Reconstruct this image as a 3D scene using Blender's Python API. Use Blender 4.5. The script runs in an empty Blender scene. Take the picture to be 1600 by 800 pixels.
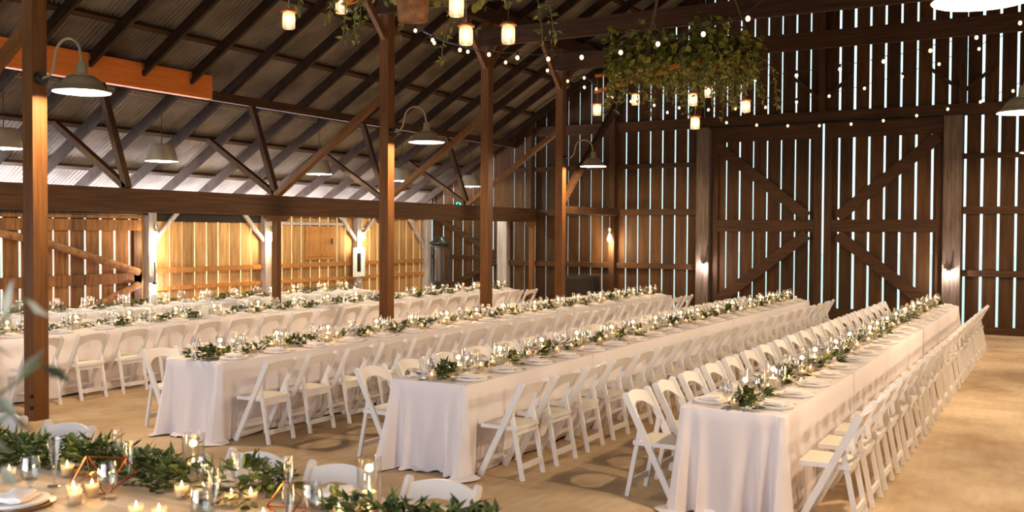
import bpy, bmesh, math, random
from mathutils import Vector, Matrix
PI = math.pi
random.seed(7)
sc = bpy.context.scene
C = sc.collection

# ---------------------------------------------------------------- camera, world, exposure
F_PX, YAW, PITCH, ROLL, CAM_H = 1527.95, .517676, -.0239316, -.00523, 2.02
cam = bpy.data.cameras.new('camera')
cam.sensor_fit = 'HORIZONTAL'
cam.sensor_width = 36.0
cam.lens = F_PX/1600*36.0
cam.clip_start, cam.clip_end = .05, 400
cam.dof.use_dof = True
cam.dof.focus_distance = 12.0
cam.dof.aperture_fstop = 3.2
co = bpy.data.objects.new('camera', cam)
C.objects.link(co)
_f = Vector((-math.sin(YAW)*math.cos(PITCH), math.cos(YAW)*math.cos(PITCH), math.sin(PITCH)))
_r = Vector((math.cos(YAW), math.sin(YAW), 0))
_d = -_r.cross(_f)
_c, _s = math.cos(ROLL), math.sin(ROLL)
_r2, _d2 = _c*_r+_s*_d, -_s*_r+_c*_d
m = Matrix((( _r2.x, -_d2.x, -_f.x, 0), (_r2.y, -_d2.y, -_f.y, 0), (_r2.z, -_d2.z, -_f.z, CAM_H), (0, 0, 0, 1)))
co.matrix_world = m
sc.camera = co

w = bpy.data.worlds.new('daylight')
sc.world = w
w.use_nodes = True
wb = w.node_tree.nodes['Background']
wb.inputs[0].default_value = (.62, .92, 1.0, 1)
wb.inputs[1].default_value = .80

sc.view_settings.view_transform = 'Standard'
sc.view_settings.look = 'None'
sc.view_settings.exposure = 1.08
sc.view_settings.gamma = 1.0
sc.view_settings.use_curve_mapping = False
cy = sc.cycles
cy.use_denoising = True
cy.max_bounces = 8
cy.diffuse_bounces = 4
cy.glossy_bounces = 3
cy.transmission_bounces = 4
cy.transparent_max_bounces = 40
cy.sample_clamp_indirect = 4.0
cy.caustics_reflective = False
cy.caustics_refractive = False

# lamp strengths
W_GOOSE, W_PEND, W_WALL, W_JAR, W_CANDLE = 330, 60, 26, 4.0, 1.3

def area(name, loc, rot, sx, sy, watts, col):
    l = bpy.data.lights.new(name, 'AREA'); l.shape = 'RECTANGLE'; l.size = sx; l.size_y = sy; l.energy = watts; l.color = col
    o = bpy.data.objects.new(name, l); C.objects.link(o); o.location = loc; o.rotation_euler = rot
# daylight through the open doorway behind the camera, and through the gap under the left eave
area('doorway_daylight', (-4.9, -2.0, 2.2), (PI/2, 0, 0), 7.5, 4.2, 190, (.98, .92, 1.0))
area('eave_daylight', (-17.3, 12, 1.2), (0, math.radians(-130), 0), 1.6, 26, 4200, (.92, .90, 1.0))

# ---------------------------------------------------------------- materials
def lin(c):
    return tuple((v/12.92 if v <= .04045 else ((v+.055)/1.055)**2.4) for v in c)
def rgb(r, g, b):
    return lin((r/255, g/255, b/255)) + (1,)

def mat_base(name):
    m = bpy.data.materials.new(name)
    m.use_nodes = True
    nt = m.node_tree
    return m, nt, nt.nodes['Principled BSDF']

def plain(name, col, rough=.5, metal=0., noise=0., nscale=8., spec=.5, trans=0.):
    m, nt, b = mat_base(name)
    b.inputs['Base Color'].default_value = col
    b.inputs['Roughness'].default_value = rough
    b.inputs['Metallic'].default_value = metal
    b.inputs['Specular IOR Level'].default_value = spec
    if noise:
        tc = nt.nodes.new('ShaderNodeTexCoord')
        n = nt.nodes.new('ShaderNodeTexNoise'); n.inputs['Scale'].default_value = nscale; n.inputs['Detail'].default_value = 4
        nt.links.new(tc.outputs['Object'], n.inputs['Vector'])
        mx = nt.nodes.new('ShaderNodeMix'); mx.data_type = 'RGBA'
        mx.inputs[6].default_value = tuple(v*(1-noise) for v in col[:3])+(1,)
        mx.inputs[7].default_value = tuple(min(1, v*(1+noise)) for v in col[:3])+(1,)
        nt.links.new(n.outputs['Fac'], mx.inputs[0])
        nt.links.new(mx.outputs[2], b.inputs['Base Color'])
    return m

def wood(name, dark, light, scale=(1, 1, 1), rough=.75, board=None, bump=.3):
    """streaked timber; SCALE is small along the grain; BOARD=(axis, pitch, offset) varies the tone from plank to plank"""
    m, nt, b = mat_base(name)
    N, L = nt.nodes, nt.links
    tc = N.new('ShaderNodeTexCoord')
    mp = N.new('ShaderNodeMapping'); mp.inputs['Scale'].default_value = scale
    L.new(tc.outputs['Object'], mp.inputs['Vector'])
    n = N.new('ShaderNodeTexNoise'); n.inputs['Scale'].default_value = 3.0; n.inputs['Detail'].default_value = 7; n.inputs['Roughness'].default_value = .65
    L.new(mp.outputs['Vector'], n.inputs['Vector'])
    cr = N.new('ShaderNodeValToRGB')
    cr.color_ramp.elements[0].position = .3; cr.color_ramp.elements[0].color = dark
    cr.color_ramp.elements[1].position = .72; cr.color_ramp.elements[1].color = light
    L.new(n.outputs['Fac'], cr.inputs['Fac'])
    out = cr.outputs['Color']
    if board:
        ax, pitch, off = board
        sx = N.new('ShaderNodeSeparateXYZ'); L.new(tc.outputs['Object'], sx.inputs[0])
        a = N.new('ShaderNodeMath'); a.operation = 'SUBTRACT'; L.new(sx.outputs[ax], a.inputs[0]); a.inputs[1].default_value = off
        d = N.new('ShaderNodeMath'); d.operation = 'DIVIDE'; L.new(a.outputs[0], d.inputs[0]); d.inputs[1].default_value = pitch
        fl = N.new('ShaderNodeMath'); fl.operation = 'FLOOR'; L.new(d.outputs[0], fl.inputs[0])
        wn = N.new('ShaderNodeTexWhiteNoise'); wn.noise_dimensions = '1D'; L.new(fl.outputs[0], wn.inputs['W'])
        mr = N.new('ShaderNodeMapRange'); mr.inputs[3].default_value = .65; mr.inputs[4].default_value = 1.3
        L.new(wn.outputs['Value'], mr.inputs[0])
        mx = N.new('ShaderNodeMix'); mx.data_type = 'RGBA'; mx.blend_type = 'MULTIPLY'; mx.inputs[0].default_value = 1
        L.new(out, mx.inputs[6]); L.new(mr.outputs[0], mx.inputs[7])
        out = mx.outputs[2]
    L.new(out, b.inputs['Base Color'])
    b.inputs['Roughness'].default_value = rough
    b.inputs['Specular IOR Level'].default_value = .25
    bp = N.new('ShaderNodeBump'); bp.inputs['Strength'].default_value = bump; bp.inputs['Distance'].default_value = .01
    L.new(n.outputs['Fac'], bp.inputs['Height']); L.new(bp.outputs['Normal'], b.inputs['Normal'])
    return m

DK, LT = rgb(40, 24, 10), rgb(82, 52, 25)
M = {}
M['wood_x'] = wood('timber_x', DK, LT, (.4, 9, 9))
M['wood_y'] = wood('timber_y', DK, LT, (9, .4, 9))
M['wood_z'] = wood('timber_z', DK, LT, (9, 9, .4))
M['rafter'] = wood('rafter_wood', rgb(24, 14, 6), rgb(58, 35, 16), (2, 9, 2))
M['orange'] = wood('new_timber', rgb(196, 100, 34), rgb(222, 128, 52), (6, .5, 6), .6)
M['post'] = wood('post_wood', rgb(80, 47, 18), rgb(122, 78, 34), (8, 8, .4), .6)
M['wall_back'] = wood('plank_back', rgb(50, 30, 12), rgb(84, 54, 25), (3.5, 3.5, .35), .8, (0, .3135, -4.70))
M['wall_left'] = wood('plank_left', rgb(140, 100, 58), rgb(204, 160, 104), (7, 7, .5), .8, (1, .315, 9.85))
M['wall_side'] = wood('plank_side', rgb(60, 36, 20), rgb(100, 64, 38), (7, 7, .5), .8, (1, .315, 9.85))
M['door_left'] = wood('plank_left_door', rgb(88, 54, 26), rgb(146, 98, 54), (7, 7, .5), .8, (1, .315, 9.85))
M['log'] = wood('rough_log', rgb(96, 58, 30), rgb(168, 120, 78), (3, 3, 3), .85)
M['dark_board'] = wood('dark_board', rgb(18, 11, 5), rgb(36, 22, 11), (9, .4, 9))
M['doorpost'] = wood('greyed_wood', rgb(72, 57, 45), rgb(118, 100, 86), (8, 8, .6), .75)
M['whitewash'] = wood('whitewashed_wood', rgb(140, 126, 120), rgb(196, 184, 178), (8, 8, .6), .7)
M['head_top'] = wood('farm_table_wood', rgb(186, 168, 144), rgb(228, 212, 190), (.6, 7, 7), .55)
M['hatch'] = wood('hatch_wood', rgb(150, 96, 46), rgb(196, 138, 76), (7, 7, .5), .8)
M['resin'] = plain('white_resin', rgb(236, 230, 226), .35)
M['pad'] = plain('ivory_vinyl', rgb(234, 222, 200), .5)
M['cloth'] = plain('white_cloth', rgb(234, 224, 224), .9, spec=.1)
M['napkin'] = plain('napkin_cloth', rgb(240, 232, 230), .9, spec=.1)
M['china'] = plain('white_china', rgb(244, 238, 234), .55, spec=.15)
M['gold'] = plain('gold_rim', rgb(214, 166, 80), .25, 1.0)
M['copper'] = plain('copper_wire', rgb(222, 128, 70), .25, 1.0)
M['lidcopper'] = plain('copper_lid', rgb(196, 120, 70), .4, .8)
M['steel'] = plain('steel', rgb(190, 186, 180), .25, 1.0)
M['black'] = plain('black_metal', rgb(26, 22, 20), .45)
M['iron'] = plain('iron_bolt', rgb(40, 30, 24), .5, .6)
M['shade_out'] = plain('aged_metal_shade', rgb(150, 132, 102), .5, .3, .2, 6)
M['bucket'] = plain('galvanised_bucket', rgb(150, 138, 120), .45, .7, .2, 8)
M['enamel'] = plain('white_enamel', rgb(244, 242, 236), .4)
M['wax'] = plain('white_wax', rgb(244, 232, 206), .5)
M['card'] = plain('white_card', rgb(240, 234, 226), .8)
M['soil'] = plain('soil', rgb(60, 44, 32), .9)
M['terracotta'] = plain('grey_pot', rgb(150, 146, 140), .8)
M['stem'] = plain('green_stem', rgb(92, 96, 52), .7)
M['conduit'] = plain('steel_conduit', rgb(170, 150, 130), .4, .7)
M['rope'] = plain('rope', rgb(120, 92, 60), .9)
M['white_paint'] = plain('white_frame_paint', rgb(232, 232, 230), .5)
M['smoked'] = plain('smoked_glass', rgb(84, 72, 66), .2)
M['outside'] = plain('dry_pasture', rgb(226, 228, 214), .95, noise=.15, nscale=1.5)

def emit(name, col, s):
    m = bpy.data.materials.new(name); m.use_nodes = True
    nt = m.node_tree; nt.nodes.remove(nt.nodes['Principled BSDF'])
    e = nt.nodes.new('ShaderNodeEmission'); e.inputs[0].default_value = col; e.inputs[1].default_value = s
    nt.links.new(e.outputs[0], nt.nodes['Material Output'].inputs[0])
    return m
M['flame'] = emit('candle_flame', (1, .64, .26, 1), 4.5)
M['filament'] = emit('warm_bulb', (1, .68, .30, 1), 1.6)
M['jarbulb'] = emit('jar_bulb', (1, .62, .30, 1), 13)
M['wallbulb'] = emit('wall_bulb', (1, .74, .42, 1), 12)
M['coolbulb'] = emit('cool_bulb', (.92, 1, .82, 1), 16)
M['goosebulb'] = emit('barn_bulb', (1, .90, .78, 1), 30)
M['exit_green'] = emit('exit_green', (.05, 1, .45, 1), 1.6)
for k in ('flame', 'filament'):
    M[k].cycles.emission_sampling = 'NONE'

def thin_glass(name, tint=(1, 1, 1, 1), frost=.03, base=.06):
    m = bpy.data.materials.new(name); m.use_nodes = True
    nt = m.node_tree; N, L = nt.nodes, nt.links
    N.remove(N['Principled BSDF'])
    t = N.new('ShaderNodeBsdfTransparent'); t.inputs[0].default_value = tint
    g = N.new('ShaderNodeBsdfGlossy'); g.inputs['Roughness'].default_value = frost
    lw = N.new('ShaderNodeLayerWeight'); lw.inputs[0].default_value = .25
    mr = N.new('ShaderNodeMapRange'); mr.inputs[3].default_value = base; mr.inputs[4].default_value = .75
    L.new(lw.outputs['Facing'], mr.inputs[0])
    mx = N.new('ShaderNodeMixShader')
    L.new(mr.outputs[0], mx.inputs[0]); L.new(t.outputs[0], mx.inputs[1]); L.new(g.outputs[0], mx.inputs[2])
    L.new(mx.outputs[0], N['Material Output'].inputs[0])
    return m
M['glass'] = thin_glass('clear_glass', (.94, .94, .93, 1), .06, .17)
M['jarglass'] = thin_glass('jar_glass', (1, .93, .84, 1), .2, .14)
def add_frost(m, f, col):
    nt = m.node_tree; N, L = nt.nodes, nt.links
    out = N['Material Output']; src = out.inputs[0].links[0].from_socket
    tl = N.new('ShaderNodeBsdfTranslucent'); tl.inputs[0].default_value = col
    mx = N.new('ShaderNodeMixShader'); mx.inputs[0].default_value = f
    L.new(src, mx.inputs[1]); L.new(tl.outputs[0], mx.inputs[2]); L.new(mx.outputs[0], out.inputs[0])
M['frosted'] = thin_glass('frosted_jar_glass', (1, .95, .88, 1), .2, .12)
add_frost(M['frosted'], .35, (1, .96, .9, 1))
add_frost(M['jarglass'], .25, (1, .96, .9, 1))
M['water'] = thin_glass('water', (.86, .90, .90, 1), .02, .10)

def leafmat(name, dark, light):
    m, nt, b = mat_base(name)
    N, L = nt.nodes, nt.links
    g = N.new('ShaderNodeNewGeometry')
    cr = N.new('ShaderNodeValToRGB')
    cr.color_ramp.elements[0].color = dark; cr.color_ramp.elements[1].color = light
    L.new(g.outputs['Random Per Island'], cr.inputs[0])
    L.new(cr.outputs[0], b.inputs['Base Color'])
    b.inputs['Roughness'].default_value = .5
    b.inputs['Specular IOR Level'].default_value = .35
    return m
M['leaf'] = leafmat('eucalyptus_leaf', rgb(34, 48, 20), rgb(104, 116, 56))
M['vine'] = leafmat('hop_leaf', rgb(58, 66, 22), rgb(158, 148, 60))
M['olive'] = leafmat('olive_leaf', rgb(92, 92, 66), rgb(160, 156, 134))

def roofmat():
    m, nt, b = mat_base('corrugated_metal')
    N, L = nt.nodes, nt.links
    tc = N.new('ShaderNodeTexCoord')
    n = N.new('ShaderNodeTexNoise'); n.inputs['Scale'].default_value = 1.3; n.inputs['Detail'].default_value = 6
    L.new(tc.outputs['Object'], n.inputs['Vector'])
    cr = N.new('ShaderNodeValToRGB')
    cr.color_ramp.elements[0].position = .35; cr.color_ramp.elements[0].color = rgb(76, 66, 54)
    cr.color_ramp.elements[1].position = .65; cr.color_ramp.elements[1].color = rgb(120, 108, 96)
    L.new(n.outputs['Fac'], cr.inputs[0]); L.new(cr.outputs[0], b.inputs['Base Color'])
    b.inputs['Metallic'].default_value = .35; b.inputs['Roughness'].default_value = .5
    return m
M['roof'] = roofmat()

def floormat():
    m, nt, b = mat_base('worn_floor')
    N, L = nt.nodes, nt.links
    tc = N.new('ShaderNodeTexCoord')
    n = N.new('ShaderNodeTexNoise'); n.inputs['Scale'].default_value = .55; n.inputs['Detail'].default_value = 9; n.inputs['Roughness'].default_value = .62
    L.new(tc.outputs['Object'], n.inputs['Vector'])
    cr = N.new('ShaderNodeValToRGB')
    e = cr.color_ramp.elements
    e[0].position = .33; e[0].color = rgb(160, 127, 89)
    e[1].position = .66; e[1].color = rgb(218, 192, 156)
    L.new(n.outputs['Fac'], cr.inputs[0])
    n2 = N.new('ShaderNodeTexNoise'); n2.inputs['Scale'].default_value = 14; n2.inputs['Detail'].default_value = 5
    mp = N.new('ShaderNodeMapping'); mp.inputs['Scale'].default_value = (1, .25, 1); mp.inputs['Rotation'].default_value = (0, 0, 1.2)
    L.new(tc.outputs['Object'], mp.inputs[0]); L.new(mp.outputs[0], n2.inputs['Vector'])
    mr = N.new('ShaderNodeMapRange'); mr.inputs[3].default_value = .78; mr.inputs[4].default_value = 1.18
    L.new(n2.outputs['Fac'], mr.inputs[0])
    mx = N.new('ShaderNodeMix'); mx.data_type = 'RGBA'; mx.blend_type = 'MULTIPLY'; mx.inputs[0].default_value = 1
    L.new(cr.outputs[0], mx.inputs[6]); L.new(mr.outputs[0], mx.inputs[7])
    L.new(mx.outputs[2], b.inputs['Base Color'])
    b.inputs['Roughness'].default_value = .7; b.inputs['Specular IOR Level'].default_value = .3
    bp = N.new('ShaderNodeBump'); bp.inputs['Strength'].default_value = .25; bp.inputs['Distance'].default_value = .01
    L.new(n2.outputs['Fac'], bp.inputs['Height']); L.new(bp.outputs[0], b.inputs['Normal'])
    return m
M['floor'] = floormat()

# ---------------------------------------------------------------- mesh helpers
def BM(): return bmesh.new()

def box(bm, x0, x1, y0, y1, z0, z1):
    v = [bm.verts.new((x, y, z)) for x in (x0, x1) for y in (y0, y1) for z in (z0, z1)]
    for a in ((0, 1, 3, 2), (4, 6, 7, 5), (0, 4, 5, 1), (2, 3, 7, 6), (0, 2, 6, 4), (1, 5, 7, 3)):
        bm.faces.new([v[i] for i in a])
    return v

def bar(bm, p0, p1, w, h, up=(0, 0, 1)):
    """rectangular bar from p0 to p1, W across, H along UP"""
    p0, p1, up = Vector(p0), Vector(p1), Vector(up)
    d = (p1-p0).normalized()
    s = d.cross(up)
    if s.length < 1e-4: s = d.cross(Vector((1, 0, 0)))
    s.normalize(); u = s.cross(d).normalized()
    v = [bm.verts.new(p+s*a*w/2+u*b*h/2) for p in (p0, p1) for a, b in ((-1, -1), (1, -1), (1, 1), (-1, 1))]
    for a in ((3, 2, 1, 0), (4, 5, 6, 7), (0, 1, 5, 4), (1, 2, 6, 5), (2, 3, 7, 6), (3, 0, 4, 7)):
        bm.faces.new([v[i] for i in a])

def tube(bm, pts, r, n=6, cap=True):
    pts = [Vector(p) for p in pts]
    rings, prev = [], None
    for i, p in enumerate(pts):
        d = (pts[min(i+1, len(pts)-1)]-pts[max(i-1, 0)]).normalized()
        if prev is None:
            a = Vector((0, 0, 1)) if abs(d.z) < .9 else Vector((1, 0, 0))
            s = d.cross(a).normalized()
        else:
            s = (prev-d*prev.dot(d)).normalized()
        prev = s
        u = d.cross(s)
        rr = r[i] if isinstance(r, (list, tuple)) else r
        rings.append([bm.verts.new(p+(s*math.cos(2*PI*k/n)+u*math.sin(2*PI*k/n))*rr) for k in range(n)])
    for a, b in zip(rings, rings[1:]):
        for k in range(n):
            bm.faces.new((a[k], a[(k+1) % n], b[(k+1) % n], b[k]))
    if cap:
        bm.faces.new(rings[0][::-1]); bm.faces.new(rings[-1])

def lathe(bm, prof, n=16, c=(0, 0, 0), closed=False):
    rings = []
    for r, z in prof:
        if r < 1e-5:
            rings.append([bm.verts.new((c[0], c[1], c[2]+z))])
        else:
            rings.append([bm.verts.new((c[0]+r*math.cos(2*PI*k/n), c[1]+r*math.sin(2*PI*k/n), c[2]+z)) for k in range(n)])
    for a, b in zip(rings, rings[1:]):
        for k in range(n):
            k2 = (k+1) % n
            if len(a) == 1 and len(b) == 1: continue
            if len(a) == 1: bm.faces.new((a[0], b[k2], b[k]))
            elif len(b) == 1: bm.faces.new((a[k], a[k2], b[0]))
            else: bm.faces.new((a[k], a[k2], b[k2], b[k]))

def ball(bm, c, r, sz=1., sub=2):
    ret = bmesh.ops.create_icosphere(bm, subdivisions=sub, radius=r)
    for v in ret['verts']:
        v.co.z *= sz
        v.co += Vector(c)

def prism(bm, pts, f0, f1):
    """polygon PTS extruded between two maps of a 2-D point into space"""
    a = [bm.verts.new(f0(*p)) for p in pts]; b = [bm.verts.new(f1(*p)) for p in pts]
    n = len(pts)
    bm.faces.new(a[::-1]); bm.faces.new(b)
    for i in range(n): bm.faces.new((a[i], a[(i+1) % n], b[(i+1) % n], b[i]))

def obj(name, bm, mat, parent=None, smooth=False, fix=True):
    if fix: bmesh.ops.recalc_face_normals(bm, faces=bm.faces)
    me = bpy.data.meshes.new(name)
    bm.to_mesh(me); bm.free()
    if smooth:
        me.polygons.foreach_set('use_smooth', [True]*len(me.polygons))
        try: me.set_sharp_from_angle(angle=math.radians(38))
        except Exception: pass
    me.materials.append(mat)
    o = bpy.data.objects.new(name, me)
    C.objects.link(o)
    if parent: o.parent = parent
    return o

def tag(o, label, cat, group=None, kind=None):
    o['label'] = label; o['category'] = cat
    if group: o['group'] = group
    if kind: o['kind'] = kind
    return o

def thing(name, label, cat, loc=(0, 0, 0), rz=0., group=None, kind=None):
    o = bpy.data.objects.new(name, None)
    o.empty_display_size = .05
    C.objects.link(o)
    o.location = loc; o.rotation_euler = (0, 0, rz)
    return tag(o, label, cat, group, kind)

def struct(name, bm, mat, label, cat, group=None, parent=None):
    o = obj(name, bm, mat, parent)
    return tag(o, label, cat, group, 'structure')

KIDS = {}
def kids(o):
    return list(o.children)
def dup(root, loc, rz, label, group=None, tilt=None):
    """copy of a thing with copies of its parts and sub-parts"""
    def rec(o, parent):
        c = o.copy(); C.objects.link(c); c.parent = parent
        for ch in PROTO[o.name]: rec(ch, c)
        return c
    r = root.copy(); C.objects.link(r)
    for ch in PROTO[root.name]: rec(ch, r)
    r.location = loc; r.rotation_euler = (tilt[0] if tilt else 0, tilt[1] if tilt else 0, rz)
    r['label'] = label
    if group: r['group'] = group
    return r
PROTO = {}
def proto(root):
    """remember the parts of a thing that will be copied"""
    def rec(o):
        PROTO[o.name] = [c for c in bpy.data.objects if c.parent is o]
        for c in PROTO[o.name]: rec(c)
    rec(root)
    return root
class Stock:
    """the first placing moves the prototype itself, later ones copy it"""
    def __init__(self, root): self.root = proto(root); self.used = False
    def put(self, loc, rz, label, group=None):
        if not self.used:
            self.used = True
            self.root.location = loc; self.root.rotation_euler = (0, 0, rz); self.root['label'] = label
            if group: self.root['group'] = group
            return self.root
        return dup(self.root, loc, rz, label, group)

def lamp(name, parent, loc, watts, col, radius=.04, kind='POINT', size=None):
    l = bpy.data.lights.new(name, kind)
    l.energy = watts; l.color = col
    if kind == 'POINT': l.shadow_soft_size = radius
    if kind == 'SPOT':
        l.shadow_soft_size = radius; l.spot_size = size; l.spot_blend = .4
    o = bpy.data.objects.new(name, l); C.objects.link(o)
    if parent: o.parent = parent
    o.location = loc
    return o

ORD = ['first', 'second', 'third', 'fourth', 'fifth', 'sixth', 'seventh', 'eighth', 'ninth', 'tenth', 'eleventh', 'twelfth', 'thirteenth',
       'fourteenth', 'fifteenth', 'sixteenth', 'seventeenth', 'eighteenth', 'nineteenth', 'twentieth'] + \
      ['twenty-'+x for x in ('first', 'second', 'third', 'fourth', 'fifth', 'sixth', 'seventh', 'eighth', 'ninth')] + ['thirtieth']

# ---------------------------------------------------------------- dimensions of the barn
XL, XR, YB, YF = -15.3, 5.8, 22.1, -2.2         # left wall, right wall, far gable, near gable
XC, XM, XM2, XA = -4.74, -9.55, .07, -11.92     # ridge, post rows, aisle beam
BAYS = [3.45, 6.53, 9.61, 12.69, 15.79, 18.87]
def roof_z(x):
    return 6.04+.61*(x+10.25) if x <= XC else 6.04+.61*(2*XC-x+10.25)
SL = math.atan(.61)

# floor and the ground outside
b = BM(); box(b, XL-.1, XR+.1, YF-.1, YB+.1, -.2, 0)
struct('floor', b, M['floor'], 'worn tan concrete floor of the barn', 'floor')
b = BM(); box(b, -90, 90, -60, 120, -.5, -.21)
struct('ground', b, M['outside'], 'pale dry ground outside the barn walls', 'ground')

# ---------------------------------------------------------------- roof: corrugated sheets, purlins, rafters
def roof_sheet(side, u0, u1, dz):
    """one course of sheets; u = horizontal distance from the ridge"""
    b = BM(); n = int((YB-YF+1.0)/.076)*6
    rows = []
    for u in (u0, u1):
        r = []
        for k in range(n+1):
            y = YF-.4+k*(YB-YF+1.0)/n
            h = .013*math.sin(2*PI*k/6)
            x = XC-side*u
            z = 6.04+.61*(XC-u+10.25)+dz*(0 if u == u1 else -1)+h
            r.append(b.verts.new((x, y, z)))
        rows.append(r)
    for k in range(n):
        b.faces.new((rows[0][k], rows[0][k+1], rows[1][k+1], rows[1][k]))
    return b
U = [0, 2.9, 5.0, 7.2, 9.25, 10.95]
for side, nm in ((1, 'left'), (-1, 'right')):
    for i in range(5):
        struct('roof', roof_sheet(side, max(0, U[i]-.12), U[i+1], .02), M['roof'],
               f'corrugated metal roof sheets, {ORD[i]} course below the ridge on the {nm} slope', 'roof')
PURL = [-14.95, -13.95, -13.0, -11.85, -10.75, -9.65, -8.55, -7.45, -6.35, -5.2]
n = 0
for side in (1, -1):
    for x in PURL:
        xx = x if side == 1 else 2*XC-x
        z = roof_z(x)-.055
        b = BM(); bar(b, (xx, YF, z), (xx, YB, z), .09, .06, (side*-math.sin(SL), 0, math.cos(SL)))
        n += 1
        struct('purlin', b, M['wood_y'], f'dark roof purlin, {ORD[PURL.index(x)]} up from the eave on the {"left" if side == 1 else "right"} slope', 'purlin')
RY = [8.44+.945*k for k in range(-6, 15)]
RY[-1] = 21.75
for side in (1, -1):
    for i, y in enumerate(RY):
        if side == -1 and i % 2: continue
        b = BM()
        off = .095+.085
        def pt(x): return (x if side == 1 else 2*XC-x, y, roof_z(x)-off/math.cos(SL))
        bar(b, pt(-15.55), pt(XC-.02), .058, .17, (side*-math.sin(SL), 0, math.cos(SL)))
        struct('rafter', b, M['rafter'], f'dark sloping rafter, {ORD[i]} from the near gable on the {"left" if side == 1 else "right"} slope', 'rafter')
b = BM(); box(b, XC-.03, XC+.03, YF, YB, roof_z(XC)-.42, roof_z(XC)-.12)
struct('ridge_beam', b, M['wood_y'], 'dark ridge beam along the top of the roof', 'beam')
b = BM(); bar(b, (-12.5, 11.73, 4.28), (-12.5, YB-.02, 4.28), .10, .15)
struct('support_beam', b, M['wood_y'], 'dark support beam carrying the left rafters beyond the orange beam', 'beam')
# the newer orange beam in the left aisle
b = BM(); box(b, -12.57, -12.43, 3.4, 11.72, 4.21, 4.60)
t = struct('orange_beam', b, M['orange'], 'bright orange new timber beam under the left rafters', 'beam')
for i, y in enumerate(RY):
    if 4 < y < 12:
        b = BM(); bar(b, (-12.405, y-.03, 4.64), (-12.405, y-.03, 4.49), .012, .05, (1, 0, 0))
        obj('joist_hanger', b, M['steel'], t)

# ---------------------------------------------------------------- far gable wall
def planks_x(bm, xs, y, th, gap, z0, ztop):
    """vertical boards between successive gap centres XS"""
    for a, c in zip(xs, xs[1:]):
        g = gap(a)/2; g2 = gap(c)/2
        l, r = a+g*random.uniform(.8, 1.2), c-g2*random.uniform(.8, 1.2)
        zl, zr = ztop(l), ztop(r)
        v = [bm.verts.new(p) for p in ((l, y, z0), (r, y, z0), (r, y, zr), (l, y, zl), (l, y+th, z0), (r, y+th, z0), (r, y+th, zr), (l, y+th, zl))]
        for f in ((0, 1, 2, 3), (7, 6, 5, 4), (0, 4, 5, 1), (3, 2, 6, 7), (0, 3, 7, 4), (1, 5, 6, 2)):
            bm.faces.new([v[i] for i in f])
PX = .3135
gx = [-4.70+PX*k for k in range(-34, 34)]
def gapw(x):
    if x < -9.6: return .022 if int(x*10) % 3 else .030
    if x < -7.5: return .036
    if x < -4.8: return .030 if round((x+4.7)/PX) % 2 else .036
    return .048
b = BM()
rf = lambda x: roof_z(x)-.03
left = [x for x in gx if -12.9 < x < -7.3]
planks_x(b, [left[0]-.02]+left[1:]+[-7.45], YB, .03, gapw, 0, rf)
planks_x(b, [XL-.1]+[x for x in gx if XL < x < -12.8], YB, .03, gapw, 2.55, rf)
dr = [x for x in gx if -7.3 < x < -2.15]
planks_x(b, [-7.45]+dr+[-2.05], YB, .03, gapw, 4.45, rf)
rt = [x for x in gx if -2.0 < x < XR]
planks_x(b, [-2.1]+rt+[XR+.1], YB, .03, gapw, 0, rf)
struct('wall_back', b, M['wall_back'], 'tall dark plank gable wall with daylight between the boards', 'wall')

def hgirt(name, x0, x1, z0, z1, y0, label, mat='wood_x', cat='girt'):
    b = BM(); box(b, x0, x1, y0, YB, z0, z1)
    return struct(name, b, M[mat], label, cat)
hgirt('wall_header', XL, XR, 4.47, 4.71, YB-.12, 'heavy horizontal header board above the big sliding doors', cat='header')
gi = 0
for z0, z1, nm in ((1.17, 1.30, 'lowest'), (2.45, 2.60, 'middle'), (3.58, 3.69, 'upper')):
    for x0, x1, wh in ((-12.66, -9.78, 'behind the post row'), (-9.6, -7.56, 'beside the left door post'), (-1.94, XR, 'beside the right door post')):
        hgirt('wall_girt', x0, x1, z0, z1, YB-.09, f'{nm} horizontal wall girt {wh} on the far wall')
hgirt('trim_1', -1.94, XR, .0, .15, YB-.14, 'dark timber sill along the foot of the far wall', cat='sill')
hgirt('trim_2', -12.7, -7.56, .0, .12, YB-.12, 'dark timber sill at the foot of the far wall by the aisle', cat='sill')
for x, wd, mt, z0, z1, lab in ((-7.40, .30, 'doorpost', 0, 4.47, 'broad timber post at the left of the big doors'), (-2.1, .34, 'doorpost', 0, 4.47, 'broad timber post at the right of the big doors'),
                        (-9.69, .14, 'wood_z', 0, 6.2, 'slim wall post below the far bulb'), (-12.78, .28, 'whitewash', 0, 2.5, 'pale double post between the aisle door and post row'),
                        (-4.73, .13, 'wood_z', 4.71, 9.0, 'gable stud above the meeting of the big doors'), (-1.93, .13, 'wood_z', 4.71, 7.4, 'gable stud above the right door post'),
                        (-7.5, .13, 'wood_z', 4.71, 7.5, 'gable stud above the left door post'), (-12.0, .16, 'wood_z', 2.6, 4.9, 'gable stud above the end of the aisle beam'),
                        (-15.2, .2, 'whitewash', 0, 2.9, 'grey corner post where the plank walls meet')):
    b = BM(); box(b, x-wd/2, x+wd/2, YB-.2, YB-.005, z0, z1)
    struct('wall_post', b, M[mt], lab, 'post')
for x, s in ((-4.73, -1), (-4.73, 1), (-1.93, -1), (-1.93, 1)):
    b = BM(); bar(b, (x, YB-.08, 4.95), (x+s*.62, YB-.08, 5.46), .05, .07)
    struct('wall_brace', b, M['wood_x'], f'small diagonal brace on the {"left" if s < 0 else "right"} of the gable stud above the {"door meeting" if x < -3 else "right door post"}', 'brace')

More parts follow.
